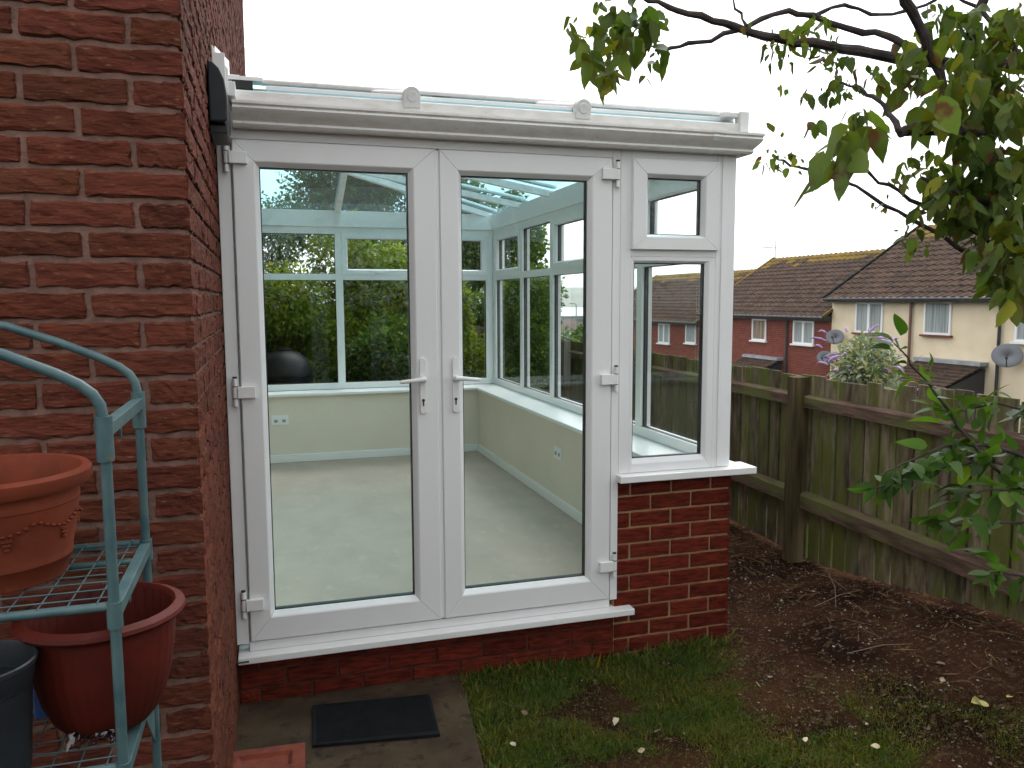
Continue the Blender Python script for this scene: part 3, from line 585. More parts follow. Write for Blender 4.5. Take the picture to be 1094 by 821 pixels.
# ------------------------------------------------------------------ plant stand and pots
st = thing('plant_stand', 'turquoise metal plant staging with wire shelves against the brick wall', 'plant stand', (-.65, 1.75, -.08))
XE, XW, Y0, Y1 = -.28, -1.05, 1.55, 1.95
for x in (XE, XW):
    for y in (Y0, Y1):
        m_ = MB().tube([(x, y, -.08), (x, y, 1.37)], .0095, 12)
        for z in (.79, 1.095): m_.tube([(x, y, z - .03), (x, y, z + .018)], .0135, 12)
        m_.tube([(x, y, 1.37), (x, y, 1.45)], .0145, 12)
        m_.build('post', M['green_metal'], st, smooth=True)
for y in (Y0, Y1):
    zt = 1.445; pts = []
    hh = [(0, 0), (-.004, .025), (-.015, .045), (-.035, .062), (-.07, .082), (-.15, .118), (-.25, .155), (-.385, .175)]
    for dx, dz in hh: pts.append((XE + dx, y, zt + dz))
    for dx, dz in hh[-2::-1]: pts.append((XW - dx, y, zt + dz))
    MB().tube(pts, .0095, 12).build('arch_rail', M['green_metal'], st, smooth=True)
for z, nm in ((1.425, 'end_bar'), (1.095, 'end_bar'), (.79, 'end_bar')):
    for x in (XE, XW):
        m_ = MB().box(x - .011, x + .011, Y0 + .012, Y1 - .012, z - .012, z + .012)
        m_.add([(x - .002, 1.70, z - .012), (x - .002, 1.73, z - .012), (x - .002, 1.715, z - .045), (x + .001, 1.70, z - .012), (x + .001, 1.73, z - .012), (x + .001, 1.715, z - .045)], [(0, 1, 2), (5, 4, 3), (0, 3, 4, 1), (1, 4, 5, 2), (2, 5, 3, 0)])
        if z < 1: m_.add([(x - .002, Y1 - .01, z - .01), (x - .002, Y1 - .01, z - .16), (x - .002, Y1 - .16, z - .01), (x + .001, Y1 - .01, z - .01), (x + .001, Y1 - .01, z - .16), (x + .001, Y1 - .16, z - .01)], [(0, 1, 2), (5, 4, 3), (0, 3, 4, 1), (1, 4, 5, 2), (2, 5, 3, 0)])
        m_.build(nm, M['green_metal'], st, bevel=.002)
for z in (1.105, .80):
    fr_ = MB().tube([(XW, Y0, z), (XE, Y0, z)], .0085, 10).tube([(XW, Y1, z), (XE, Y1, z)], .0085, 10).tube([(XW, 1.83, z - .006), (XE, 1.83, z - .006)], .0075, 10)
    s_ = fr_.build('shelf', M['green_metal'], st, smooth=True)
    wr = MB()
    for i in range(16): x = XW + .03 + i * .0475; wr.tube([(x, Y0 - .004, z + .008), (x, Y1 + .004, z + .008)], .0014, 6)
    for i in range(9): y = Y0 + .02 + i * .0455; wr.tube([(XW + .01, y, z + .0108), (XE - .01, y, z + .0108)], .0014, 6)
    wr.build('wire_mesh', M['green_metal'], s_)
def pot(name, lab, c, prof, mt, wob=None, cat='plant pot', n=64, grp=None, tone=None):
    o = MB().lathe(c, prof, n, wob=wob); o.add([(c[0] + prof[0][0] * math.cos(2 * math.pi * k / n), c[1] + prof[0][0] * math.sin(2 * math.pi * k / n), c[2] + prof[0][1]) for k in range(n)], [tuple(range(n))])
    ob = o.build(name, mt, org=c, smooth=True); tag(ob, lab, cat, grp); return ob
z0 = 1.1165
pot('plant_pot', 'terracotta pot with raised swag pattern on the top shelf at the left edge', (-.515, 1.745, z0),
    [(.108, 0), (.118, .004), (.128, .04), (.1305, .042), (.1305, .052), (.130, .054), (.140, .10), (.146, .15), (.148, .152), (.148, .162), (.147, .164), (.149, .178), (.166, .182), (.172, .192), (.172, .208), (.166, .215), (.155, .213), (.149, .20), (.140, .15), (.118, .02), (.0, .018)],
    M['terracotta'])
sw = MB()
for a0 in range(0, 360, 45):            # swags and grape bunches moulded on the top pot
    for i in range(9):
        t_ = R(a0 + 5 * i); zz = .128 - .014 * math.sin(math.pi * i / 8); r_ = .1455
        sw.lathe((-.515 + r_ * math.cos(t_), 1.745 + r_ * math.sin(t_), z0 + zz), [(0, -.004), (.005, 0), (0, .004)], 8)
    for q, (da, dz) in enumerate([(-2, 0), (0, 0), (2, 0), (-1, -.008), (1, -.008), (0, -.016)]):
        t_ = R(a0 + 45 / 2 + da); r_ = .141; sw.lathe((-.515 + r_ * math.cos(t_), 1.745 + r_ * math.sin(t_), z0 + .105 + dz), [(0, -.005), (.005, -.002), (.005, .002), (0, .005)], 8)
so = sw.build('swag_relief', M['terracotta'], bpy.data.objects['plant_pot'], smooth=True)
z0 = .8120
pot('plant_pot', 'wide red-brown ribbed plastic pot with notched rim on the lower shelf', (-.335, 1.725, z0),
    [(.076, 0), (.082, .002), (.098, .022), (.114, .06), (.126, .11), (.133, .16), (.136, .207), (.150, .213), (.156, .221), (.154, .228), (.137, .234), (.130, .226), (.126, .16), (.118, .11), (.104, .06), (.088, .025), (.07, .012), (0, .011)],
    M['terracotta_dark'], wob=lambda t_, z: (.006 * math.cos(36 * t_) if .01 < z - 0 < .2 else (.012 * (math.cos(8 * t_) > .96) if z > .205 else 0)), n=144)
bk = pot('bucket', 'black plastic bucket on the lower shelf at the left edge', (-.512, 1.575, z0),
    [(.074, 0), (.076, .002), (.086, .16), (.088, .162), (.0885, .168), (.090, .170), (.093, .198), (.0965, .200), (.0965, .207), (.093, .209), (.090, .20), (.072, .012), (0, .01)], M['dark_plastic'], cat='bucket')
bxm = MB().box(-.475, -.415, 1.76, 1.84, z0 - .001, z0 + .062); bxo = bxm.build('carton', mat('carton_blue', (.02, .06, .19, 1), .4, (.03, .09, .25, 1), scale=20), org=(-.445, 1.8, z0), bevel=.002)
tag(bxo, 'small blue cardboard carton on the lower shelf behind the bucket', 'carton')
lb = MB().box(-.470, -.424, 1.765, 1.80, z0 + .0615, z0 + .0635).build('paper_label', mat('carton_label', (.42, .45, .45, 1), .5), bxo)
# crumpled clear wrapper
v = []; n_ = 14
for i in range(n_):
    for j in range(n_):
        a, c = i / (n_ - 1), j / (n_ - 1); q = Vector((a * 3.1, c * 3.1, 2.2)); edge = min(a, 1 - a, c, 1 - c)
        v.append((-.385 + a * .095 + .01 * mnoise.noise(q * 2), 1.595 + c * .08 + .01 * mnoise.noise(q * 2.3), z0 + .004 + .045 * abs(mnoise.noise(q * 1.7)) + .02 * abs(mnoise.noise(q * 4))))
fcs = [(i * n_ + j, (i + 1) * n_ + j, (i + 1) * n_ + j + 1, i * n_ + j + 1) for i in range(n_ - 1) for j in range(n_ - 1)]
cw = glass('clear_film', (.72, .70, .72, 1), 2.2)
tag(meshobj('plastic_wrapper', v, fcs, cw, org=(-.34, 1.63, z0)), 'crumpled clear plastic wrapper on the lower shelf under the red pot', 'wrapper')

# ------------------------------------------------------------------ fence
FP = Vector((3.249, 4.375, 0)); fd_ = Vector((math.sin(R(2.75)), math.cos(R(2.75)), 0)); fn_ = Vector((-fd_.y, fd_.x, 0))   # fn_ faces the garden
fence = thing('timber_fence', 'weathered green-stained board fence with rails running along the right of the garden', 'fence', (3.249, 4.375, -.1))
def fpt(s, n, z): p = FP + fd_ * s + fn_ * n; return (p.x, p.y, z)
pr = random.Random(5)
for b_i, (sa, sb) in enumerate([(-4.5, -2.4), (-2.4, 0), (0, 2.4), (2.4, 4.8), (4.8, 7.2), (7.2, 9.6), (9.6, 12), (12, 14.4)]):
    pan = MB(); cols = []; s = sa + .03
    while s < sb - .03:
        wdt = .108 + pr.uniform(-.006, .006); top = 1.165 + pr.uniform(-.012, .012) + (.03 if s < -.9 else 0); p = s + wdt
        zb = float(gz(*fpt(s, 0, 0)[:2])) + .03; tl = pr.uniform(-.004, .004); th = pr.uniform(0, .004)
        vs = [fpt(a_ + (tl if zz > .5 else 0), n_, zz) for zz in (zb, top) for a_, n_ in ((s, -.048 - th), (p, -.048 + th), (p, -.064 + th), (s, -.064 - th))]
        pan.add(vs, [(0, 3, 2, 1), (4, 5, 6, 7), (0, 1, 5, 4), (1, 2, 6, 5), (2, 3, 7, 6), (3, 0, 4, 7)])
        v_ = pr.uniform(.6, 1.3); cols += [(v_, v_ * pr.uniform(.97, 1.06), v_ * pr.uniform(.9, 1.05))] * 6
        s += .127 + pr.uniform(-.002, .004)
    o = pan.build('board_panel', M['wood'], fence); colattr(o.data, 'bc', cols); bv = o.modifiers.new('bevel', 'BEVEL'); bv.width = .002; bv.segments = 1
    bk_ = MB(); gap_shade_cols = []; s = sa + .085
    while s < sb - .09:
        bk_.add([fpt(a_, n_, zz) for zz in (.22, 1.02) for a_, n_ in ((s, -.070), (s + .10, -.070), (s + .10, -.084), (s, -.084))], [(0, 3, 2, 1), (4, 5, 6, 7), (0, 1, 5, 4), (1, 2, 6, 5), (2, 3, 7, 6), (3, 0, 4, 7)]); gap_shade_cols += [(.33, .31, .26)] * 6; s += .129  # backing boards coloured dark to paint shade into the gaps of the fence
    ob_ = bk_.build('backing_boards', M['wood'], fence); colattr(ob_.data, 'bc', gap_shade_cols)
    for zc, hh_, wv in ((1.0, .088, .045), (.36, .115, .05)):
        rl = MB(); ns = 10; sag = pr.uniform(-.006, .006)
        lo_ = [(sa + .055 + (sb - sa - .11) * i / ns) for i in range(ns + 1)]
        prof = [(.0, -.5), (.0 + wv, -.42), (.0 + wv, .30), (.0 + wv * .75, .42), (0, .5)]
        vs = [fpt(q, n_ - .0475 + pr.uniform(-.0008, .0008), zc + zz * hh_ + sag * math.sin(math.pi * i / ns)) for i, q in enumerate(lo_) for n_, zz in prof]; kk = len(prof)
        rl.add(vs, [(i * kk + j, i * kk + (j + 1) % kk, (i + 1) * kk + (j + 1) % kk, (i + 1) * kk + j) for i in range(ns) for j in range(kk)] + [tuple(range(kk))[::-1], tuple(range(ns * kk, ns * kk + kk))])
        rl.build('rail', M['rail_wood'], fence)
for s in (-2.4, 0, 2.4, 4.8, 7.2, 9.6, 12):
    m_ = MB(); z_b = -.35; z_t = 1.155
    ring_ = [(-.048, -.045), (.048, -.045), (.05, .05), (-.05, .052)]
    lv = [z_b, .2, .6, 1.0, z_t - .01, z_t]
    vs = [fpt(s + a_ + pr.uniform(-.002, .002), n_ + pr.uniform(-.002, .002), zz) for zz in lv for a_, n_ in ring_]
    m_.add(vs, [(i * 4 + j, i * 4 + (j + 1) % 4, i * 4 + 4 + (j + 1) % 4, i * 4 + 4 + j) for i in range(len(lv) - 1) for j in range(4)] + [(3, 2, 1, 0), tuple(range(4 * len(lv) - 4, 4 * len(lv)))])
    m_.build('post', M['post_wood'], fence, bevel=.004)

# ------------------------------------------------------------------ foliage
def leaf_template(nl=6, wid=.5, fold=.16, curl=.25, serr=0.0):
    v = []; f = []
    for i in range(nl + 1):
        a = i / nl; h = wid * .5 * math.sin(math.pi * min(1, a ** .8)) ** .9 * (1 + (serr if i % 2 else -serr)) if 0 < i < nl else .004
        z = -curl * a * a + .05 * math.sin(a * 8) * (wid > .5)
        v += [(a, -h, z + fold * h * 2), (a, 0, z), (a, h, z + fold * h * 2)]
    for i in range(nl): b = i * 3; f += [(b, b + 3, b + 4, b + 1), (b + 1, b + 4, b + 5, b + 2)]
    return np.array(v), np.array(f)
TN = leaf_template(9, .52, .22, .45, .05); TL = leaf_template(4, .36, .16, .35); TF = leaf_template(2, .6, .2, .3)
TD = (np.array([(0, 0, 0), (.5, -.3, .05), (1, 0, -.1), (.5, .3, .05)]), np.array([(0, 1, 2, 3)]))
def leaves(name, mt, parent, pts, dirs, sizes, tpl, cols, r, droop_noise=.3, org=None, kind_label=None):
    """one leaf per point; dirs give the way its midrib runs"""
    tv, tf = tpl; n = len(pts); d = dirs / (np.linalg.norm(dirs, axis=1, keepdims=True) + 1e-9)
    up = np.tile(np.array([0, 0, 1.0]), (n, 1)) + r.normal(0, .55, (n, 3)); s = np.cross(up, d); s /= np.linalg.norm(s, axis=1, keepdims=True) + 1e-9; u = np.cross(d, s)
    cf = r.uniform(-.6, 1.8, n)[:, None]; wf = r.uniform(.8, 1.2, n)[:, None]
    V = pts[:, None, :] + sizes[:, None, None] * (tv[None, :, 0:1] * d[:, None, :] + (tv[None, :, 1] * wf)[..., None] * s[:, None, :] + (tv[None, :, 2] * cf)[..., None] * u[:, None, :])
    nv = len(tv); Fs = (tf[None] + (np.arange(n) * nv)[:, None, None]).reshape(-1, 4); base = np.array(BASE.get(parent.name, Vector()) if parent else Vector(org or (0, 0, 0)))
    V = V.reshape(-1, 3) - base
    me = bpy.data.meshes.new(name); me.vertices.add(len(V)); me.vertices.foreach_set('co', V.ravel()); me.loops.add(Fs.size); me.loops.foreach_set('vertex_index', Fs.ravel().astype(np.int32))
    me.polygons.add(len(Fs)); me.polygons.foreach_set('loop_start', np.arange(0, Fs.size, 4, dtype=np.int32)); me.polygons.foreach_set('loop_total', np.full(len(Fs), 4, dtype=np.int32)); me.update(calc_edges=True)
    me.materials.append(mt); me.polygons.foreach_set('use_smooth', [True] * len(Fs))
    a = me.attributes.new('lc', 'FLOAT_COLOR', 'CORNER'); c = np.ones((Fs.size, 4)); c[:, :3] = np.repeat(cols, len(tf) * 4, axis=0); a.data.foreach_set('color', c.ravel())
    o = bpy.data.objects.new(name, me); link(o)
    if parent: o.parent = parent
    else: o.location = tuple(base)
    BASE[o.name] = Vector(base); return o
def rcol(n, r, v0=.7, v1=1.3, yel=.15):
    v = r.uniform(v0, v1, n)[:, None] * np.ones((n, 3)); y = r.random(n) < yel; v[y] *= np.array([1.7, 1.25, .8]); return v
LM = {k: leafmat('leaf_' + k, a, b_, s_, tr) for k, a, b_, s_, tr in (
    ('apple', (.05, .092, .016, 1), (.12, .16, .026, 1), (.10, .045, .022, 1), .4), ('shrub', (.035, .09, .012, 1), (.085, .15, .02, 1), None, .35),
    ('dark', (.06, .12, .025, 1), (.09, .16, .032, 1), None, .4), ('bright', (.15, .24, .025, 1), (.22, .28, .035, 1), None, .5),
    ('rust', (.14, .095, .03, 1), (.09, .10, .02, 1), None, .3), ('grey', (.15, .19, .13, 1), (.22, .25, .19, 1), None, .3))}
M['grassm'] = leafmat('grass_blade', (.036, .084, .007, 1), (.085, .105, .014, 1), None, .3, scale=3)
M['flower'] = mat('flower', (.30, .17, .42, 1), .8, (.45, .3, .5, 1), scale=20)

def crown(n, lobes, r, fill=.45):
    """points on and inside uneven lobes: (cx,cy,cz, rx,ry,rz)"""
    L_ = np.array(lobes, float); wgt = L_[:, 3] * L_[:, 5]; k = r.choice(len(L_), n, p=wgt / wgt.sum()); d = r.normal(0, 1, (n, 3)); d /= np.linalg.norm(d, axis=1, keepdims=True)
    rad = (1 - fill * r.random(n) ** 1.4) * (1 + r.normal(0, .10, n)); return L_[k, :3] + d * rad[:, None] * L_[k, 3:6], d
def bush(name, lab, cat, base, w_, d_, h_, mt, n, size, seed, group=None, lob=14, trunk_h=0, tpl=TD, tall=None, yel=.15, v=(.6, 1.35)):
    r = np.random.default_rng(seed); bx_, by_ = base; z = float(gz(bx_, by_)); root = thing(name, lab, cat, (bx_, by_, z), group)
    lobes = []
    for i in range(lob):
        a = r.uniform(0, 6.283); q = r.random() ** .5 * .72; hh_ = trunk_h + (h_ - trunk_h) * r.uniform(.18, .86); tp = 1 - .45 * max(0, (hh_ - trunk_h) / (h_ - trunk_h) - .45)
        s_ = r.uniform(.22, .36); lobes.append((bx_ + w_ / 2 * q * math.cos(a) * tp, by_ + d_ / 2 * q * math.sin(a) * tp, z + hh_, w_ * s_ * .8, d_ * s_ * .8, (h_ - trunk_h) * s_ * .55))
    pts, dr = crown(n, lobes, r); pts[:, 2] = np.maximum(pts[:, 2], z + .02)
    dr = dr * .6 + r.normal(0, .6, (n, 3)); dr[:, 2] -= .25
    leaves('foliage' if trunk_h == 0 else 'crown', mt, root, pts, dr, r.uniform(.7, 1.3, n) * size, tpl, rcol(n, r, *v, yel), r)
    tk = MB(); rad0 = max(.02, h_ * .018); mid = Vector((bx_ + .02 * h_, by_, z + (trunk_h or h_ * .3)))
    tk.tube([(bx_, by_, z - .1), tuple(mid * .5 + Vector((bx_, by_, z)) * .5), tuple(mid)], [rad0 * 1.5, rad0 * 1.2, rad0], 8)
    for l in lobes[:9]: tk.tube([tuple(mid), tuple(mid * .5 + Vector(l[:3]) * .5 + Vector((0, 0, .05 * h_))), tuple(l[:3])], [rad0 * .7, rad0 * .45, rad0 * .15], 6)
    tk.build('trunk' if trunk_h else 'stem', M['bark'], root, smooth=True)
    return root
G = 'shrubs behind the conservatory'
bush('shrub', 'dense green shrub behind the dark bin seen through the left door', 'shrub', (.15, 10.6), 2.2, 1.5, 1.9, LM['dark'], 26000, .075, 11, G)
bush('shrub', 'bright yellow-green shrub seen through the left side of the back window', 'shrub', (.45, 9.7), 1.5, 1.0, 2.2, LM['bright'], 16000, .06, 12, G)
bush('shrub', 'tall yellow-green shrub seen through the middle of the back window', 'shrub', (1.3, 9.9), 1.5, 1.1, 2.75, LM['bright'], 22000, .06, 13, G)
bush('shrub', 'dark evergreen shrub low in the middle of the back window', 'shrub', (1.35, 9.0), 1.4, .9, 1.6, LM['dark'], 18000, .055, 14, G)
bush('shrub', 'olive shrub seen in the narrow right pane of the back window', 'shrub', (2.3, 9.6), 1.1, 1.1, 2.3, LM['bright'], 16000, .06, 15, G, v=(.4, 1.0))
bush('shrub', 'dark shrub outside the far right corner of the conservatory', 'shrub', (2.95, 9.3), .9, 1.3, 2.1, LM['dark'], 16000, .055, 16, G)
bush('shrub', 'russet autumn-tinted shrub over the fence seen through the right windows', 'shrub', (4.38, 13.2), .9, 1.2, 1.75, LM['rust'], 15000, .07, 17, G)
T = 'garden trees beyond the conservatory'
bush('garden_tree', 'broad leafy tree behind the shrubs with sky showing through its crown', 'tree', (1.6, 14.5), 3.1, 2.5, 4.9, LM['dark'], 22000, .075, 21, T, trunk_h=1.4, lob=20)
bush('garden_tree', 'smaller tree left of the broad one, seen through the roof glass', 'tree', (.0, 13.5), 1.6, 1.5, 3.6, LM['dark'], 11000, .06, 22, T, trunk_h=1.2, lob=9)
bush('garden_tree', 'round-topped tree right of the broad one behind the yellow-green shrubs', 'tree', (3.4, 14.8), 2.0, 2.0, 4.2, LM['dark'], 13000, .10, 23, T, trunk_h=1.2, lob=16)
bush('garden_tree', 'rounded tree over the fence seen through the right-hand windows', 'tree', (3.98, 12.4), .95, 1.2, 3.5, LM['dark'], 9000, .075, 24, T, trunk_h=.9, lob=13)
bush('shrub', 'clipped green bush beside the parked cars in the distance', 'shrub', (30.3, 76), 1.7, 2, 3.4, LM['dark'], 6000, .35, 25)
# buddleia beyond the fence
bu = bush('buddleia', 'buddleia bush with purple flower spikes showing above the fence', 'shrub', (5.55, 6.6), 1.15, .95, 1.25 - float(gz(5.55, 6.6)), LM['grey'], 9000, .075, 31, lob=12, tpl=TL)
fb = MB(); r = random.Random(9)
for i in range(34):
    a = r.uniform(0, 6.28); q = r.uniform(.1, .5); z = r.uniform(.72, 1.32); p = Vector((5.5 + q * math.cos(a) * 1.1, 6.55 + q * math.sin(a), z)); d = Vector((math.cos(a) * .7, math.sin(a) * .7, r.uniform(-.1, .9))).normalized(); L_ = r.uniform(.10, .2)
    fb.tube([p, p + d * L_ * .35, p + d * L_ * .7 + Vector((0, 0, -.01)), p + d * L_ + Vector((0, 0, -.04))], [.008, .014, .011, .003], 7)
so_ = fb.build('flower_spikes', M['flower'], bu); so_['kind'] = 'stuff'

for i,(hx_,hw_) in enumerate([(-2.2,3.4),(1.0,3.6),(4.2,3.4)]): bush('hedge', ['clipped hedge bush behind the viewer on the left','clipped hedge bush directly behind the viewer','clipped hedge bush behind the viewer on the right'][i], 'hedge', (hx_, -3.4), hw_, 1.8, 3.0, LM['dark'], 9000, .11, 35 + i)  # unseen hedge added behind the camera to darken glass reflections and foreground
# compost bin and small table outside the back window
cb = thing('compost_bin', 'black domed compost bin standing outside the back windows', 'bin', (.17, 8.9, -.1))
MB().lathe((.17, 8.9, -.1), [(.31, 0), (.31, .05), (.27, .9), (.28, .95), (0, .96)], 36).build('body', M['dark_plastic'], cb, smooth=True)
MB().lathe((.17, 8.9, -.1), [(.285, .962), (.29, 1.0), (.25, 1.12), (.16, 1.20), (.07, 1.225), (.07, 1.25), (0, 1.255)], 36).build('lid', M['dark_plastic'], cb, smooth=True)

# ------------------------------------------------------------------ apple tree overhanging from the right
def P(px, py, d):                                   # a point at depth d metres along the view through a photo position
    return CAM + (Fv + Rv * ((px - 547) / 860) - Uv * ((py - 410.5) / 860)) * d
apple = thing('apple_tree', 'apple tree reaching in from the right with blotched drooping leaves', 'tree', (2.15, 1.35, float(gz(2.15, 1.35))))
tz0 = float(gz(2.15, 1.35))
tk = MB().tube([(2.15, 1.35, tz0 - .1), (2.12, 1.37, .6), (2.06, 1.36, 1.3), (1.98, 1.34, 1.95), (1.75, 1.42, 2.35)], [.085, .07, .06, .052, .045], 14); tk.build('trunk', M['bark'], apple, smooth=True)
hub = Vector((1.75, 1.42, 2.35)); S = 1 / 860
def wig(pts, amt, sd):
    r_ = random.Random(sd); out = []
    for i in range(len(pts) - 1):
        a, b_ = Vector(pts[i]), Vector(pts[i + 1])
        for k in range(3): out.append(a.lerp(b_, k / 3) + Vector([r_.uniform(-amt, amt) for _ in range(3)]) * (0 if k == 0 and i == 0 else 1))
    out.append(Vector(pts[-1])); return out
BR = [  # (points px,py,depth), start radius, end radius, joined to hub?
    ([(1180, 80, 1.62), (1094, 70, 1.6), (1000, 68, 1.58), (950, 62, 1.56), (900, 50, 1.54), (850, 46, 1.52), (800, 34, 1.5), (760, 22, 1.48), (722, 11, 1.46)], .0155, .0055, 1),
    ([(1000, 65, 1.57), (960, 42, 1.6), (920, 34, 1.62), (870, 17, 1.6), (842, 12, 1.58), (800, 27, 1.56), (760, 42, 1.54), (725, 50, 1.52), (700, 54, 1.5)], .0075, .0032, 0),
    ([(955, -30, 1.25), (967, 0, 1.27), (988, 38, 1.3), (1003, 75, 1.33), (1012, 112, 1.36), (1024, 145, 1.38)], .009, .006, 0),
    ([(1200, 150, 1.6), (1094, 141, 1.5), (1040, 139, 1.42), (1000, 140, 1.38), (975, 139, 1.36), (961, 143, 1.35)], .012, .0085, 1),
    ([(1062, -30, 1.5), (1052, 0, 1.5), (1035, 28, 1.52), (1040, 55, 1.55), (1050, 70, 1.58)], .009, .008, 0),
    ([(960, 140, 1.36), (950, 120, 1.4), (935, 104, 1.44), (915, 92, 1.47), (890, 88, 1.5)], .0055, .002, 0),
    ([(1080, 300, 1.6), (1020, 262, 1.6), (975, 236, 1.6), (930, 208, 1.6), (880, 187, 1.6), (850, 180, 1.6), (830, 171, 1.6)], .006, .002, 1),
    ([(1020, 235, 1.55), (985, 218, 1.52), (950, 200, 1.5), (925, 184, 1.48), (905, 172, 1.46)], .0045, .002, 0),
    ([(1150, 230, 1.5), (1090, 225, 1.45), (1050, 215, 1.4), (1015, 205, 1.38), (985, 190, 1.36)], .008, .003, 1),
    ([(1160, 290, 1.5), (1110, 285, 1.45), (1070, 270, 1.42), (1035, 245, 1.4)], .007, .003, 1),
    ([(1094, 70, 1.6), (1075, 40, 1.62), (1050, 15, 1.63), (1020, -5, 1.65)], .007, .003, 0),
    ([(870, 17, 1.6), (900, 5, 1.63), (930, 14, 1.65), (965, 14, 1.66), (1000, 0, 1.68)], .004, .003, 0),
    ([(800, 34, 1.5), (792, 15, 1.5), (775, -5, 1.5)], .003, .002, 0),
    ([(722, 11, 1.46), (695, 0, 1.45), (660, -12, 1.44), (640, -8, 1.43)], .005, .003, 0)]
for i, (pts, ra, rb, hb) in enumerate(BR):
    q = [P(*p) for p in pts]
    if hb: q = [hub.lerp(q[0], .0), hub.lerp(q[0], .5) + Vector((0, 0, .04))] + q
    q = wig(q, .004, i); nq = len(q); MB().tube(q, [ra + (rb - ra) * k / (nq - 1) + .0006 * math.sin(k * 2.3) for k in range(nq)], 9).build('branch', M['bark'], apple, smooth=True)
r = np.random.default_rng(41); AP = []; AD = []; AS = []
def clump(px, py, d, rx, ry, n, size, droop=.9, jd=.07):
    n = int(n * (1.9 if px > 740 else 1.35) + .5); size *= .72 if d > 1.3 else .9
    for _ in range(n):
        a = r.uniform(0, 6.283); q = r.random() ** .6; x = px + rx * q * math.cos(a); y = py + ry * q * math.sin(a); AP.append(np.array(P(x, y, d + r.normal(0, jd))))
        dd = np.array(Rv) * r.normal(0, .6) + np.array(Fv) * r.normal(0, .6) + np.array([0, 0, -droop + r.normal(0, .4)]); AD.append(dd); AS.append(size * r.choice([.35, .5, .65, .8, 1.0]) * r.uniform(.85, 1.15))
for c in [(662, 20, 1.45, 40, 24, 34, .072), (640, 55, 1.45, 26, 28, 16, .075), (655, 72, 1.45, 18, 14, 7, .07), (615, 28, 1.46, 12, 12, 5, .055), (695, 30, 1.47, 20, 25, 14, .07), (688, 78, 1.5, 5, 5, 2, .045), (700, 62, 1.5, 14, 10, 5, .04),
          (625, 70, 1.45, 12, 22, 7, .07), (905, 150, 1.12, 12, 20, 5, .085, 1.3), (925, 130, 1.2, 14, 14, 4, .07), (880, 170, 1.15, 10, 12, 2, .08, 1.2), (915, 120, 1.25, 10, 8, 3, .06),
          (842, 38, 1.55, 22, 14, 10, .045), (835, 55, 1.55, 20, 16, 10, .05), (870, 35, 1.6, 30, 20, 16, .045), (880, 60, 1.55, 20, 14, 8, .05), (800, 28, 1.5, 6, 4, 2, .035), (838, 92, 1.5, 6, 8, 2, .045), (862, 100, 1.5, 6, 8, 3, .05),
          (900, 92, 1.5, 24, 10, 14, .035), (880, 105, 1.5, 14, 10, 6, .04), (870, 132, 1.5, 10, 8, 5, .04), (834, 143, 1.6, 8, 5, 1, .045, -.4), (822, 168, 1.6, 14, 12, 9, .036), (845, 175, 1.6, 14, 12, 7, .038), (905, 175, 1.45, 14, 8, 5, .03), (960, 85, 1.45, 22, 18, 14, .06),
          (975, 60, 1.4, 22, 22, 14, .07), (1010, 40, 1.5, 30, 30, 26, .065), (1050, 55, 1.45, 34, 40, 38, .07), (1085, 25, 1.5, 22, 24, 20, .065), (1030, 95, 1.4, 30, 26, 26, .075), (1075, 110, 1.4, 30, 36, 38, .075), (1015, 10, 1.5, 30, 10, 12, .06),
          (1000, 118, 1.3, 24, 20, 12, .075), (1050, 160, 1.4, 40, 24, 40, .07), (1085, 190, 1.4, 26, 34, 44, .075), (1020, 190, 1.42, 32, 22, 34, .06), (985, 178, 1.45, 24, 20, 18, .05), (1055, 220, 1.4, 38, 26, 48, .07), (1080, 260, 1.4, 24, 34, 48, .075),
          (1010, 222, 1.42, 24, 20, 20, .06), (1075, 305, 1.42, 20, 16, 16, .075), (1050, 270, 1.42, 18, 24, 16, .06), (990, 215, 1.45, 18, 16, 10, .055), (968, 250, 1.5, 14, 10, 6, .05), (985, 262, 1.5, 12, 6, 3, .04), (960, 192, 1.5, 14, 10, 6, .04),
          (940, 215, 1.5, 16, 10, 3, .03), (1035, 140, 1.38, 22, 14, 10, .06), (900, 62, 1.5, 12, 8, 4, .05), (930, 72, 1.5, 14, 10, 6, .045), (1094, 60, 1.5, 40, 60, 40, .07), (1130, 160, 1.5, 40, 120, 120, .075), (1180, 120, 1.6, 60, 150, 140, .08)]:
    clump(*c)
n = len(AP); leaves('foliage', LM['apple'], apple, np.array(AP), np.array(AD), np.array(AS), TN, rcol(n, r, .55, 1.35, .16), r)
# crown above and behind the viewer's right, out of the picture but shading the garden
r = np.random.default_rng(42); n = 5200; pts, dr = crown(n, [(2.3, 1.2, 3.1, 1.3, 1.3, .75), (1.3, .9, 3.35, 1.1, 1.1, .5), (2.9, 1.9, 3.2, .9, 1.0, .55), (2.4, .2, 2.8, 1.1, 1.0, .8)], r, .8)
k = [i for i in range(n) if (lambda q: not (q.dot(Fv) > .05 and abs(q.dot(Rv) / q.dot(Fv)) < .66 and q.dot(Uv) / q.dot(Fv) < .5))(Vector(pts[i]) - CAM)]
leaves('crown', LM['apple'], apple, pts[k], dr[k] + np.array([0, 0, -.5]), r.uniform(.06, .10, len(k)), TF, rcol(len(k), r), r)

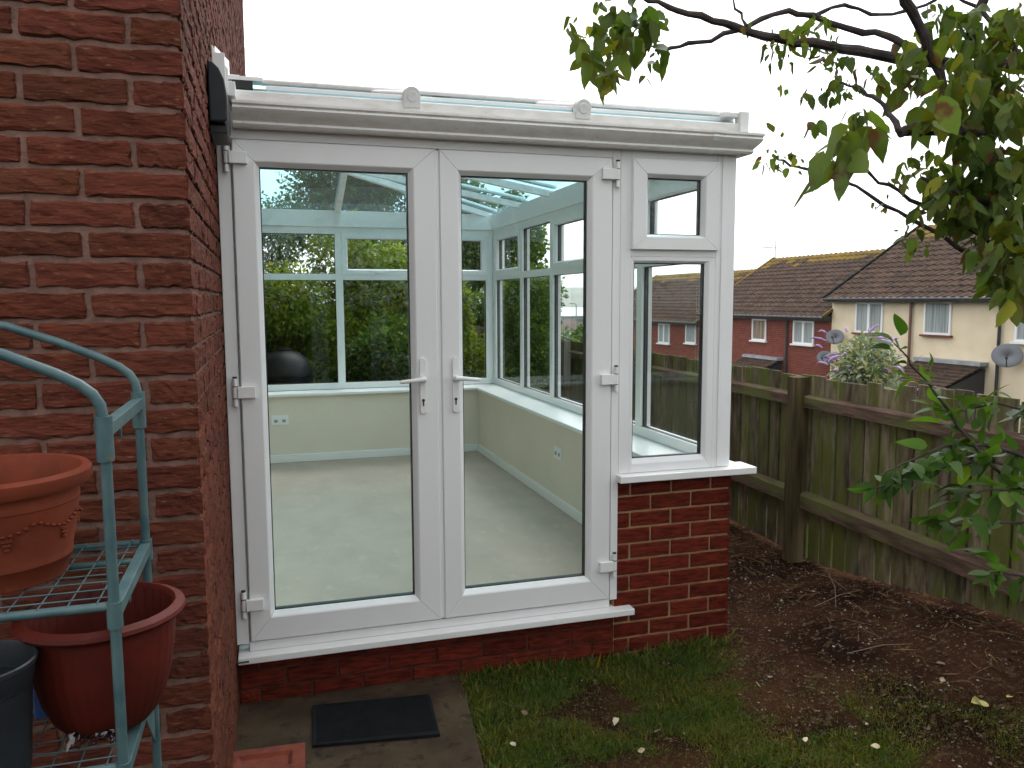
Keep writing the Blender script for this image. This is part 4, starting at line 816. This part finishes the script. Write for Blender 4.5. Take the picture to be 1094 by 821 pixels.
# leafy young shrub in front of the fence, coming in from the right edge
sh = thing('young_shrub', 'leafy green shrub sprays leaning in from the right edge in front of the fence', 'shrub', (2.45, 2.0, float(gz(2.45, 2.0))))
SP = [[(1190, 600, 2.05), (1120, 545, 2.0), (1060, 500, 1.95), (1025, 455, 1.92), (1000, 420, 1.9), (975, 390, 1.88), (955, 367, 1.87)],
      [(1190, 560, 2.1), (1110, 505, 2.0), (1050, 490, 1.95), (1000, 502, 1.9), (965, 515, 1.88), (932, 522, 1.87)],
      [(1170, 500, 2.05), (1100, 490, 2.0), (1050, 474, 1.95), (1010, 478, 1.92), (975, 490, 1.9), (945, 505, 1.88)],
      [(1180, 590, 2.0), (1110, 560, 1.95), (1060, 560, 1.9), (1020, 562, 1.88), (1002, 556, 1.87)],
      [(1180, 640, 1.95), (1120, 620, 1.9), (1080, 612, 1.88), (1058, 612, 1.87)],
      [(1150, 470, 2.05), (1100, 440, 2.0), (1065, 430, 1.96), (1030, 440, 1.94)],
      [(1170, 560, 1.95), (1120, 530, 1.9), (1085, 520, 1.88), (1050, 525, 1.86), (1015, 535, 1.85)]]
r = np.random.default_rng(51); AP = []; AD = []; AS = []; base = Vector((2.45, 2.0, float(gz(2.45, 2.0))))
for i, s_ in enumerate(SP):
    q = [P(*p) for p in s_]; full = [base + Vector((.02 * i, 0, -.05)), base.lerp(q[0], .5) + Vector((.08, 0, .05))] + q
    wq = wig(full, .004, 60 + i); nq = len(wq); MB().tube(wq, [.007 - .0055 * k / (nq - 1) for k in range(nq)], 7).build('stem', M['bark'], sh, smooth=True)
    for a, b_ in zip(q[:-1], q[1:]):
        dseg = (b_ - a).normalized(); m_ = 10 if s_ is not SP[0] else 10
        for _ in range(m_):
            t_ = r.random(); side = np.array(Rv) * r.normal(0, .5) + np.array(Uv) * r.normal(0, .5) + np.array(Fv) * r.normal(0, .5)
            off = side * .035 * r.random(); AP.append(np.array(a.lerp(b_, t_)) + off); AD.append(np.array(dseg) * .75 + side * 1.1 + np.array([0, 0, -.1])); AS.append(.066 * r.uniform(.6, 1.2))
    AP.append(np.array(q[-1])); AD.append(np.array((q[-1] - q[-2]).normalized())); AS.append(.06)
n = len(AP); leaves('foliage', LM['shrub'], sh, np.array(AP), np.array(AD), np.array(AS), leaf_template(6, .42, .16, .4), rcol(n, r, .5, 1.35, .06), r)

# ------------------------------------------------------------------ lawn, leaf litter, gravel
def grass_w(x, y):
    bx_ = [(.5, 0), (.9, 0)]
    edge = 2.15 + .35 * mnoise.noise(Vector((x * 1.7, y * 1.7, 3))) + (1.1 * (3.0 - y) if y < 3 else -.1 * (y - 3))
    a = 1 / (1 + math.exp((x - edge) / .09)); left = 1 / (1 + math.exp(-(x - (.79 + .02 * (y - 3.5) if y > 3.3 else .735 + .05 * (y - 2.7))) / .015))
    pat = mnoise.noise(Vector((x * 2.6, y * 2.6, 0))) + .55 * mnoise.noise(Vector((x * 7, y * 7, 5)))
    wall = max(0, 1 - abs(y - 3.45) / .38) * .8 + max(0, 1 - abs(x - .85) / .14) * .8
    return a * left * min(1, max(.22, .72 + pat * 1.7 + wall)) * (1 if x < 2.3 else .6)
r = np.random.default_rng(61); GP = []; GS = []
while len(GP) < 95000:
    x, y = r.uniform(.74, 3.0), r.uniform(1.9, 3.515); 
    if x > 2.3 and y > 3.2: continue
    ww = grass_w(x, y)
    if r.random() < ww: GP.append((x, y)); GS.append(.013 + .024 * ww * r.random() + (.05 * r.random() if (y > 3.43 and r.random() < .2) or (x < .86 and r.random() < .08) else 0))
GP = np.array(GP); n = len(GP); GZ = gz(GP[:, 0], GP[:, 1]) + np.array([.018 * mnoise.noise(Vector((a, c, 0)) * 2.3) + .012 * mnoise.noise(Vector((a, c, 0)) * 9) for a, c in GP]) - .004
pts = np.column_stack([GP, GZ]); dr = r.normal(0, .55, (n, 3)); dr[:, 2] = r.uniform(.35, 1.1, n)
bt = (np.array([(0, -.055, 0), (0, .055, 0), (.55, .045, -.05), (.55, -.045, -.05), (1, .0, -.22), (1, -.006, -.22)]), np.array([(0, 1, 2, 3), (3, 2, 4, 5)]))
dry = r.random(n) < .3; gc = rcol(n, r, .6, 1.35, .1); gc[dry] *= np.array([2.0, 1.25, 1.4])
o = leaves('grass', M['grassm'], None, pts, dr, np.array(GS) * r.uniform(.7, 1.3, n), bt, gc, r, org=(1.5, 2.8, -.1)); tag(o, 'short patchy lawn grass in front of the brick wall', 'grass', kind='stuff')
# gravel and crumbs on the bare soil
def zat(x, y): return float(gz(x, y)) + .018 * mnoise.noise(Vector((x, y, 0)) * 2.3) + .012 * mnoise.noise(Vector((x, y, 0)) * 9)
gv = MB(); cols = []; rr = random.Random(71)
for i in range(4200):
    x, y = rr.uniform(.8, 3.2), rr.uniform(1.9, 6.0)
    if y > 3.46 and x < 2.3: continue
    if x < 2.1 and rr.random() < .7: continue
    s_ = .0018 + .008 * rr.random() ** 4; z = zat(x, y) + s_ * .3; c = Vector((x, y, z))
    q = [Vector((rr.uniform(.6, 1.3), 0, 0)), Vector((0, rr.uniform(.6, 1.3), 0)), Vector((-rr.uniform(.6, 1.3), 0, 0)), Vector((0, -rr.uniform(.6, 1.3), 0)), Vector((0, 0, rr.uniform(.4, .9)))]
    gv.add([tuple(c + p * s_) for p in q], [(0, 1, 4), (1, 2, 4), (2, 3, 4), (3, 0, 4)]); v_ = rr.choice([.35, .5, .8, 1.2, 1.9, 2.6]); cols += [(v_, v_ * rr.uniform(.85, 1), v_ * rr.uniform(.75, .95))] * 4
o = gv.build('gravel', mat('gravel', (.15, .135, .12, 1), .9, attr='bc'), fix=False, org=(2.5, 3.5, -.1)); colattr(o.data, 'bc', cols); tag(o, 'small stones and crumbs scattered over the bare soil', 'gravel', kind='stuff')
# straw and thin dead stalks
r = np.random.default_rng(83); n = 1300; sx_ = r.uniform(-1.9, 3.5, n); nn_ = r.uniform(-.06, .5, n)
x = FP.x + fd_.x * sx_ + fn_.x * nn_; y = FP.y + fd_.y * sx_ + fn_.y * nn_; pts = np.column_stack([x, y, [zat(a, c) + .006 for a, c in zip(x, y)]]); dr = r.normal(0, 1, (n, 3)); dr[:, 2] = r.uniform(-.02, .12, n)
cc = np.array([[1, .85, .62]]) * r.uniform(.3, 2.2, n)[:, None]
lt = leaves('straw', mat('straw', (.09, .062, .04, 1), .9, attr='lc', spec=.1), None, pts, dr, r.uniform(.03, .13, n), leaf_template(3, .05, .1, .2), cc, r, org=(3, 4, -.1)); tag(lt, 'dead stalks and straw lying along the foot of the fence', 'straw', kind='stuff')
# leaf crumbs and straw as one litter
r = np.random.default_rng(81); n = 2600; x = r.uniform(1.7, 3.25, n); y = r.uniform(2.0, 5.6, n); kp = ~((x < 2.3) & (y > 3.44)); x, y = x[kp], y[kp]; n = len(x)
pts = np.column_stack([x, y, [zat(a, c) + .004 for a, c in zip(x, y)]]); dr = r.normal(0, 1, (n, 3)); dr[:, 2] *= .12
cc = np.array([[.9, .8, .7]]) * r.uniform(.4, 2.0, n)[:, None]
lt = leaves('leaf_litter', mat('litter', (.05, .034, .022, 1), .9, (.09, .065, .04, 1), scale=30, attr='lc'), None, pts, dr, r.uniform(.008, .026, n), TF, cc, r, org=(2.5, 3.5, -.1)); tag(lt, 'fine brown leaf litter and straw on the soil by the fence', 'litter', kind='stuff')
LC = {'yellow': (.42, .36, .12, 1), 'pale': (.50, .42, .27, 1), 'brown': (.20, .12, .07, 1)}
LMm = {k: mat('fallen_' + k, v, .8, tuple(c * .6 for c in v[:3]) + (1,), scale=40) for k, v in LC.items()}
SP_ = [(659, 774, 'pale', 'pale curled fallen leaf on the grass near the path', 2), (681, 810, 'pale', 'pale upright fallen leaf nearest the bottom edge of the lawn', 1.5), (564, 770, 'brown', 'dry brown fallen leaf in the grass beside the doormat path', 1.6),
       (546, 800, 'pale', 'tan fallen leaf at the corner of the path by the grass', 1.6), (611, 742, 'pale', 'small pale fallen leaf in the middle of the lawn', 1), (861, 741, 'pale', 'broad pale fallen leaf on bare soil right of the lawn', 1.7),
       (806, 736, 'yellow', 'small yellow fallen leaf where lawn meets soil', 1.2), (1010, 735, 'pale', 'cream fallen leaf on dark soil left of the yellow one', 1.6), (1037, 758, 'yellow', 'long yellow fallen leaf on dark soil at the right', 3), (1056, 762, 'yellow', 'yellow-brown fallen leaf just right of the long yellow one', 1.8),
       (1075, 750, 'yellow', 'curled yellow fallen leaf by the right edge', 1.6), (940, 805, 'pale', 'pale fallen leaf on thin grass at the bottom right', 1.5), (966, 793, 'pale', 'small cream fallen leaf above the bottom right grass', 1.2), (860, 795, 'pale', 'light fallen leaf at the bottom centre right of the lawn', 1.5),
       (700, 790, 'brown', 'dark brown fallen leaf in the centre of the lawn', 1.8), (1000, 715, 'brown', 'brown fallen leaf on the soil below the fence', 1.8), (905, 640, 'pale', 'tan fallen leaf on the soil near the fence post', 1.6)]
for i, (px, py, kd, lab, s_) in enumerate(SP_):
    q = P(px, py, 1) - CAM; t_ = -(CAM.z + .1) / q.z
    for _ in range(4): p = CAM + q * t_; t_ = -(CAM.z - zat(p.x, p.y)) / q.z
    p = CAM + q * t_; r = np.random.default_rng(200 + i); a = r.uniform(0, 6.28)
    o = leaves('fallen_leaf', LMm[kd], None, np.array([[p.x, p.y, p.z + .028]]), np.array([[math.cos(a), math.sin(a), .12]]), np.array([.024 * s_]), TN, np.ones((1, 3)), r, org=(p.x, p.y, p.z)); tag(o, lab, 'leaf', 'fallen leaves on the garden floor')
for i, (a, b_, lab) in enumerate([((860, 612), (905, 632), 'thin pale twig on the soil beside the fence post'), ((885, 615), (893, 650), 'short upright-lying twig near the fence post'), ((828, 555), (850, 572), 'curved straw-coloured twig by the wall side of the fence'), ((870, 650), (920, 632), 'long bent twig on the soil right of the post'), ((905, 700), (975, 690), 'long dark twig across the bare soil')]):
    qs = []
    for (px, py) in (a, ((a[0] + b_[0]) / 2 + 3, (a[1] + b_[1]) / 2 - 4), b_):
        q = P(px, py, 1) - CAM; t_ = -(CAM.z + .08) / q.z
        for _ in range(4): p = CAM + q * t_; t_ = -(CAM.z - zat(p.x, p.y)) / q.z
        qs.append(CAM + q * t_ + Vector((0, 0, .008)))
    o = MB().tube(qs, [.0018, .0022, .0012], 6).build('twig', mat('twig', (.20, .14, .10, 1), .9), org=tuple(qs[0]), smooth=True); tag(o, lab, 'twig', 'twigs on the soil')

# ------------------------------------------------------------------ the terrace beyond the fence
XH, XRG = 19.3, 23.0
def terrace(lab, y0, y1, ze, zr, wallm, wins, pipes=(), porch=(), ext=0.25, cx=None):
    zb = -4.2; h = thing('terraced_house', lab, 'house', (XH, y0, zb), 'terraced houses beyond the fence')
    w_ = MB().box(XH, XH + 7.4, y0 + .004, y1 - .004, zb, ze); w_.add([(XH, y, z) for y in (y0 + .004, y1 - .004) for z in (ze,)] + [(XH + 7.4, y0 + .004, ze), (XH + 7.4, y1 - .004, ze), (XRG, y0 + .004, zr - .12), (XRG, y1 - .004, zr - .12)], [(0, 2, 4), (1, 5, 3)])
    w_.build('wall', wallm, h)
    # tiled roof: stepped courses of rolled tiles
    rm = MB(); cols = []; nr_ = 15; e0 = XH - .38; run_ = XRG - e0; sl = (zr - ze + .02) / (XRG - XH); pw = .30; nc = int((y1 - y0) / (pw / 4)); yy = np.linspace(y0 - .02, y1 + .02, nc + 1)
    hgt = [(.035 if k % 4 in (0, 1) else 0) for k in range(nc + 1)]
    rng2 = random.Random(int(y0 * 10))
    for side in (0, 1):
        for i in range(nr_):
            xa, xb = e0 + run_ * i / nr_, e0 + run_ * (i + 1) / nr_ + .02; za = ze - .10 + sl * (xa - e0) + .045; zb_ = ze - .10 + sl * (xb - e0)
            if side: xa, xb = 2 * XRG - xa, 2 * XRG - xb
            b0 = len(rm.v)
            for k, y in enumerate(yy): rm.v += [(xa, y, za + hgt[k] - .045), (xa, y, za + hgt[k]), (xb, y, zb_ + hgt[k])]
            for k in range(nc):
                a = b0 + k * 3; rm.f += [(a, a + 3, a + 4, a + 1), (a + 1, a + 4, a + 5, a + 2)]; lm_ = 1 if i >= nr_ - 1 or (i == nr_ - 2 and mnoise.noise(Vector((yy[k] * .9, i, 3))) > -.1) or (i == nr_ - 3 and mnoise.noise(Vector((yy[k] * .9, i, 3))) > .25) else 0; rm.m += [lm_, lm_]; v_ = rng2.uniform(.75, 1.25) if k % 4 == 0 else v_; cols += [(v_, v_, v_)] * 2
    o = rm.build('roof', [M['tile'], M['lichen_tile']], h, fix=False); colattr(o.data, 'bc', cols)
    MB().tube([(XRG, y0 - .02, zr - .0), (XRG, y1 + .02, zr - .0)], .13, 10).build('ridge', M['lichen_tile'], h, smooth=True)
    for y in (y0 + .0, y1 - .0):
        vb = MB(); vb.bar((e0, y, ze - .10 + .05), (XRG, y, ze - .1 + sl * run_ + .05), .10, .09)
        vb.build('verge', M['tile'] if wallm is M['cream'] else M['lichen_tile'], h)
    MB().box(XH - .30, XH - .003, y0, y1, ze - .20, ze - .03).build('fascia', M['soffit'], h)
    MB().tube([(XH - .36, y0, ze - .10), (XH - .36, y1, ze - .10)], .06, 8).build('gutter', M['soffit'], h)
    for (ya, yb, z0_, z1_, kind, lintel, cm) in wins:
        f = MB(); O_ = (XH, 0, 0); U_ = (0, 1, 0); N_ = (-1, 0, 0)
        t_ = .065
        for a in ((ya, yb, z0_, z0_ + t_), (ya, yb, z1_ - t_, z1_), (ya, ya + t_, z0_ + t_, z1_ - t_), (yb - t_, yb, z0_ + t_, z1_ - t_)): obx(f, O_, U_, N_, *a, .004, .05)
        if kind == 2: m0 = (ya + yb) / 2; obx(f, O_, U_, N_, m0 - .055, m0 + .055, z0_ + t_, z1_ - t_, .004, .055)
        wo = f.build('window', M['far_white'], h)
        g_ = MB(); obx(g_, O_, U_, N_, ya + t_, yb - t_, z0_ + t_, z1_ - t_, .003, .012); g_.build('pane', cm, wo)
        s_ = MB(); obx(s_, O_, U_, N_, ya - .07, yb + .07, z0_ - .06, z0_ - .002, .002, .12); s_.build('sill', M['far_white'] if not lintel else M['brick_far'], wo)
        if lintel: l_ = MB(); obx(l_, O_, U_, N_, ya, yb, z1_ + .01, z1_ + .30, .003, .02); l_.build('lintel', M['brick_far'], wo)
    for (y, zt, mt_) in pipes: MB().tube([(XH - .08, y, zb), (XH - .08, y, zt)], .045, 8).build('downpipe', mt_, h, smooth=True)
    for (ya, yb, zt) in porch:
        p_ = MB(); nn = 8
        for i in range(nn):
            xa = XH - .15 - 1.5 * i / nn; xb = XH - .15 - 1.5 * (i + 1) / nn; za = zt - .62 * i / nn; zb2 = zt - .62 * (i + 1) / nn
            p_.add([(xa, ya, za), (xa, yb, za), (xb, yb, zb2 + .03), (xb, ya, zb2 + .03), (xb, ya, zb2 - .02), (xb, yb, zb2 - .02)], [(0, 1, 2, 3), (3, 2, 5, 4)])
        po = p_.build('porch_roof', M['tile'], h, fix=False); colattr(po.data, 'bc', [(1, 1, 1)] * (nn * 2))
        MB().box(XH - .30, XH - .004, ya, yb, zt - .01, zt + .10).build('porch_flashing', M['lead'], h)
        MB().add([(XH, ya + .1, zt - .1), (XH - 1.6, ya + .1, zt - .72), (XH, ya + .1, zb), (XH - 1.4, ya + .1, zb), (XH, yb - .1, zt - .1), (XH - 1.6, yb - .1, zt - .72), (XH, yb - .1, zb), (XH - 1.4, yb - .1, zb)],
                 [(0, 1, 3, 2), (4, 6, 7, 5), (1, 5, 7, 3), (0, 4, 5, 1)]).build('porch_wall', M['soffit'], h)
    return h
C, CB = M['curtain'], M['curtain_brown']
def wy(px):  # facade y under a photo column
    a = math.atan((px - 547) / 860) + YAW; return XH / math.tan(a)
def wz(px, py):
    q = P(px, py, 1) - CAM; return CAM.z + q.z * XH / q.x
def win(xa, xb, ya, yb, kind, lin_, cm): xm = (xa + xb) / 2; return (wy(xb), wy(xa), wz(xm, yb), wz(xm, ya), kind, lin_, cm)
zc = wz(1000, 316); zr_ = wz(830, 336) + .02
terrace('cream rendered house farthest right with a window half behind the apple leaves', 10.6, wy(1066), zc, zc + 2.35, M['cream'], [win(1085, 1120, 326, 366, 1, 0, C)], pipes=[(wy(1067) - .08, zc - .1, M['soffit'])])
terrace('cream rendered house with two netted windows above the purple buddleia', wy(1066), wy(888), zc, zc + 2.35, M['cream'], [win(914, 943, 323, 356, 2, 1, C), win(987, 1016, 322, 358, 1, 1, C)],
        pipes=[(wy(974), zc - .1, mat('pipe', lin('6a4a40'), .6))], porch=[(wy(1058), wy(985), wz(1020, 388))])
terrace('red brick house with two windows left of the cream houses', wy(888), 33.1, zr_, zr_ + 2.3, M['brick_far'], [win(804, 819, 341, 364, 1, 0, CB), win(848, 870, 343, 368, 2, 0, C)],
        pipes=[(wy(842), zr_ - .1, M['soffit'])], porch=[(wy(838), wy(800), wz(818, 383))])
terrace('red brick end house farthest left, mostly behind the conservatory glass', 33.1, 45.0, zr_ - .42, zr_ + 1.85, M['brick_far'], [win(733, 744, 346, 367, 1, 0, C), win(704, 716, 346, 367, 2, 0, C)], porch=[(wy(748), wy(730), wz(735, 386))])
def dish(lab, px, py, rad, xoff):
    q = P(px, py, 1) - CAM; X_ = XH - xoff; p = CAM + q * (X_ / q.x); root = thing('satellite_dish', lab, 'satellite dish', tuple(p), 'satellite dishes on the terrace')
    d = Vector((-.75, -.62, .22)).normalized(); s_ = d.cross(Vector((0, 0, 1))).normalized(); u_ = s_.cross(d); n_ = 24; m_ = MB(); vs = []
    for ri, off in ((0, -.10), (.5, -.075), (1, 0)):
        for k in range(n_): t_ = 2 * math.pi * k / n_; vs.append(p + (s_ * math.cos(t_) + u_ * math.sin(t_) * .86) * rad * max(ri, .01) + d * off)
    m_.add(vs, [(r_ * n_ + k, r_ * n_ + (k + 1) % n_, (r_ + 1) * n_ + (k + 1) % n_, (r_ + 1) * n_ + k) for r_ in (0, 1) for k in range(n_)]); o = m_.build('reflector', M['dish'], root, smooth=True, fix=False)
    so_ = o.modifiers.new('s', 'SOLIDIFY'); so_.thickness = .015
    MB().tube([p - u_ * rad * .8, p + d * .42 - u_ * rad * .35], .014, 6).build('arm', M['soffit'], root)
    MB().tube([p + d * .38 - u_ * rad * .38, p + d * .48 - u_ * rad * .3], .035, 8).build('receiver', M['soffit'], root)
    MB().tube([p - d * .10, p - d * .18 - Vector((0, 0, .15)), Vector((XH - .002, p.y - .05, p.z - .2))], .02, 6).build('bracket', M['soffit'], root)
dish('grey satellite dish on the left corner of the cream house', 892, 360, .30, .35)
dish('dark grey satellite dish on the red brick wall beside the cream house', 881, 382, .27, .35)
dish('large grey satellite dish by the downpipe between the cream houses', 1076, 380, .37, .35)
# tv aerial on the red roof
yA = 33.0; a_ = thing('tv_aerial', 'thin tv aerial on a mast above the red brick house ridge', 'aerial', (XRG, yA, zr_ + 2.3))
q = P(829, 251, 1) - CAM; tp = CAM + q * (XRG / q.x); MB().tube([(tp.x, tp.y, zr_ + 2.2), tuple(tp)], .022, 6).build('mast', M['lead'], a_)
MB().tube([tp + Vector((-.35, .55, -.55)), tp + Vector((.1, -.1, -.62))], .022, 6).build('boom', M['lead'], a_)
el = MB()
for k in range(5): c = tp + Vector((-.35, .55, -.55)).lerp(Vector((.1, -.1, -.62)), k / 4); el.tube([c - Vector((.12, .10, 0)), c + Vector((.12, .10, 0))], .012, 5)
el.build('elements', M['lead'], a_)

# ------------------------------------------------------------------ car park and town seen through the conservatory
def gzf(x, y): return float(gz(x, y))
rx = np.linspace(24, 60, 19); ry = np.linspace(78, 104, 14); V = [(x + .12 * (y - 78), y, gzf(x + .12 * (y - 78), y) + .06) for y in ry for x in rx]
o = meshobj('road', V, [(j * 19 + i, j * 19 + i + 1, (j + 1) * 19 + i + 1, (j + 1) * 19 + i) for j in range(13) for i in range(18)], mat('asphalt', (.12, .12, .12, 1), .9)); tag(o, kind='structure')
def car(lab, x, y, ang, col, van=False):
    z = gzf(x, y) + .08; c = thing('parked_van' if van else 'parked_car', lab, 'van' if van else 'car', (x, y, z), 'vehicles in the distant car park')
    mw = Matrix.Translation((x, y, z)) @ Matrix.Rotation(ang, 4, 'Z'); tr = lambda pts: [mw @ Vector(p) for p in pts]
    pr_ = [(-2.1, .3), (-2.12, .75), (-1.95, .95), (-1.5, 1.0), (1.0, .98), (1.9, .85), (2.1, .65), (2.1, .3)] if not van else [(-2.4, .3), (-2.4, 1.95), (-2.2, 2.1), (1.3, 2.1), (1.6, 1.9), (2.0, 1.2), (2.5, 1.0), (2.5, .3)]
    n_ = len(pr_); b = MB(); b.extrude(tr([(a, -.85, h) for a, h in pr_]), (0, 0, 0), mw.to_3x3() @ Vector((0, 1.7, 0)))
    b.build('body', mat('car_paint', col, .25), c, bevel=.06)
    if not van:
        cb_ = [(-1.75, .98), (-1.25, 1.42), (.2, 1.45), (1.05, .98)]; MB().extrude(tr([(a, -.72, h) for a, h in cb_]), (0, 0, 0), mw.to_3x3() @ Vector((0, 1.44, 0))).build('cabin', M['far_glass'], c, bevel=.04)
        MB().extrude(tr([(a, -.70, h) for a, h in [(-1.2, 1.43), (-1.1, 1.47), (.1, 1.49), (.2, 1.455)]]), (0, 0, 0), mw.to_3x3() @ Vector((0, 1.40, 0))).build('roof', mat('car_roof', col, .25), c)
    else: MB().extrude(tr([(a, -.862, h) for a, h in [(.9, 1.3), (.9, 1.85), (1.45, 1.85), (1.85, 1.3)]]), (0, 0, 0), mw.to_3x3() @ Vector((0, 1.724, 0))).build('window', M['far_glass'], c)
    for a in (-1.35, 1.35):
        for s_ in (-1, 1): MB().tube(tr([(a, s_ * .72, .32), (a, s_ * .88, .32)]), .32, 16).build('wheel', M['black'], c)
car('small red hatchback in the distant car park', 33.0, 86.5, R(60), (.35, .02, .025, 1)); car('dark blue car right of the red one in the distance', 35.7, 86.8, R(70), (.02, .04, .10, 1)); car('white van behind the red car in the distance', 35.9, 97.5, R(20), (.75, .75, .75, 1), True)
lp = thing('street_lamp', 'tall grey street lamp rising over the parked cars', 'street lamp', (34.8, 88.5, gzf(34.8, 88.5)))
MB().tube([(34.8, 88.5, -5), (34.8, 88.5, 1.0), (34.7, 88.4, 1.15), (34.2, 88.0, 1.25)], [.09, .06, .05, .04], 8).build('pole', M['lead'], lp, smooth=True)
MB().obox(Matrix.Translation((34.0, 87.8, 1.24)), .3, .12, .06).build('lamp_head', M['lead'], lp, bevel=.02)
for i, (x, y, w_, d_, h_, mt, lab) in enumerate([(59, 152, 15, 8, 3.4, M['brick_town'], 'long grey-brown brick building beyond the car park'), (71, 176, 13, 9, 4.6, M['brick_town'], 'second brown building right of the long one in the town'), (84, 232, 12, 10, 7.0, M['brick_far'], 'reddish building farthest away near the estuary'), (92, 212, 16, 10, 6.5, M['brick_far'], 'red brick building at the far right of the town')]):
    z = gzf(x, y); b = thing('town_building', lab, 'building', (x, y, z), 'buildings down in the town')
    MB().box(x - w_ / 2, x + w_ / 2, y - d_ / 2, y + d_ / 2, z - 1, z + h_).build('wall', mt, b)
    MB().extrude([(x - w_ / 2 - .3, y - d_ / 2 - .4, z + h_ + .01), (x - w_ / 2 - .3, y + d_ / 2 + .4, z + h_ + .01), (x - w_ / 2 - .3, y, z + h_ + 1.5)], (0, 0, 0), (w_ + .6, 0, 0)).build('roof', M['tile_far'], b)
    for k in range(int(w_ // 3)):
        for zz in (1.0, 3.6):
            if zz + 1.3 < h_: x_ = x - w_ / 2 + 1.5 + k * 3; MB().box(x_, x_ + 1.2, y - d_ / 2 - .04, y - d_ / 2 - .003, z + zz, z + zz + 1.2).build('window', M['far_glass'], b)
# hedge bank between garden and car park
for i, (x, y, w_, d_, h_, mt, lab) in enumerate([(9.5, 27, 5, 3, 2.4, LM['dark'], 'dark hedge clump below the car park'), (13.5, 31, 6, 3, 2.3, LM['rust'], 'brownish hedge clump right of the dark one below the car park'), (5.5, 20, 4, 3, 2.6, LM['dark'], 'green hedge clump nearest beyond the fence in the right windows')]):
    bush('hedge_shrub', lab, 'shrub', (x, y), w_, d_, h_, mt, 7000, .16, 90 + i, 'hedge below the car park')

hzm = bpy.data.materials.new('haze'); hzm.use_nodes = True; t = hzm.node_tree; t.nodes.clear(); vo = t.nodes.new('ShaderNodeVolumePrincipled'); oo = t.nodes.new('ShaderNodeOutputMaterial')
vo.inputs['Color'].default_value = (.93, .95, 1, 1); vo.inputs['Density'].default_value = .0003; vo.inputs['Anisotropy'].default_value = .2; t.links.new(vo.outputs[0], oo.inputs['Volume'])
o = MB().box(-3600, 3600, -3600, 3900, -40, 110).build('haze', hzm); tag(o, kind='stuff')
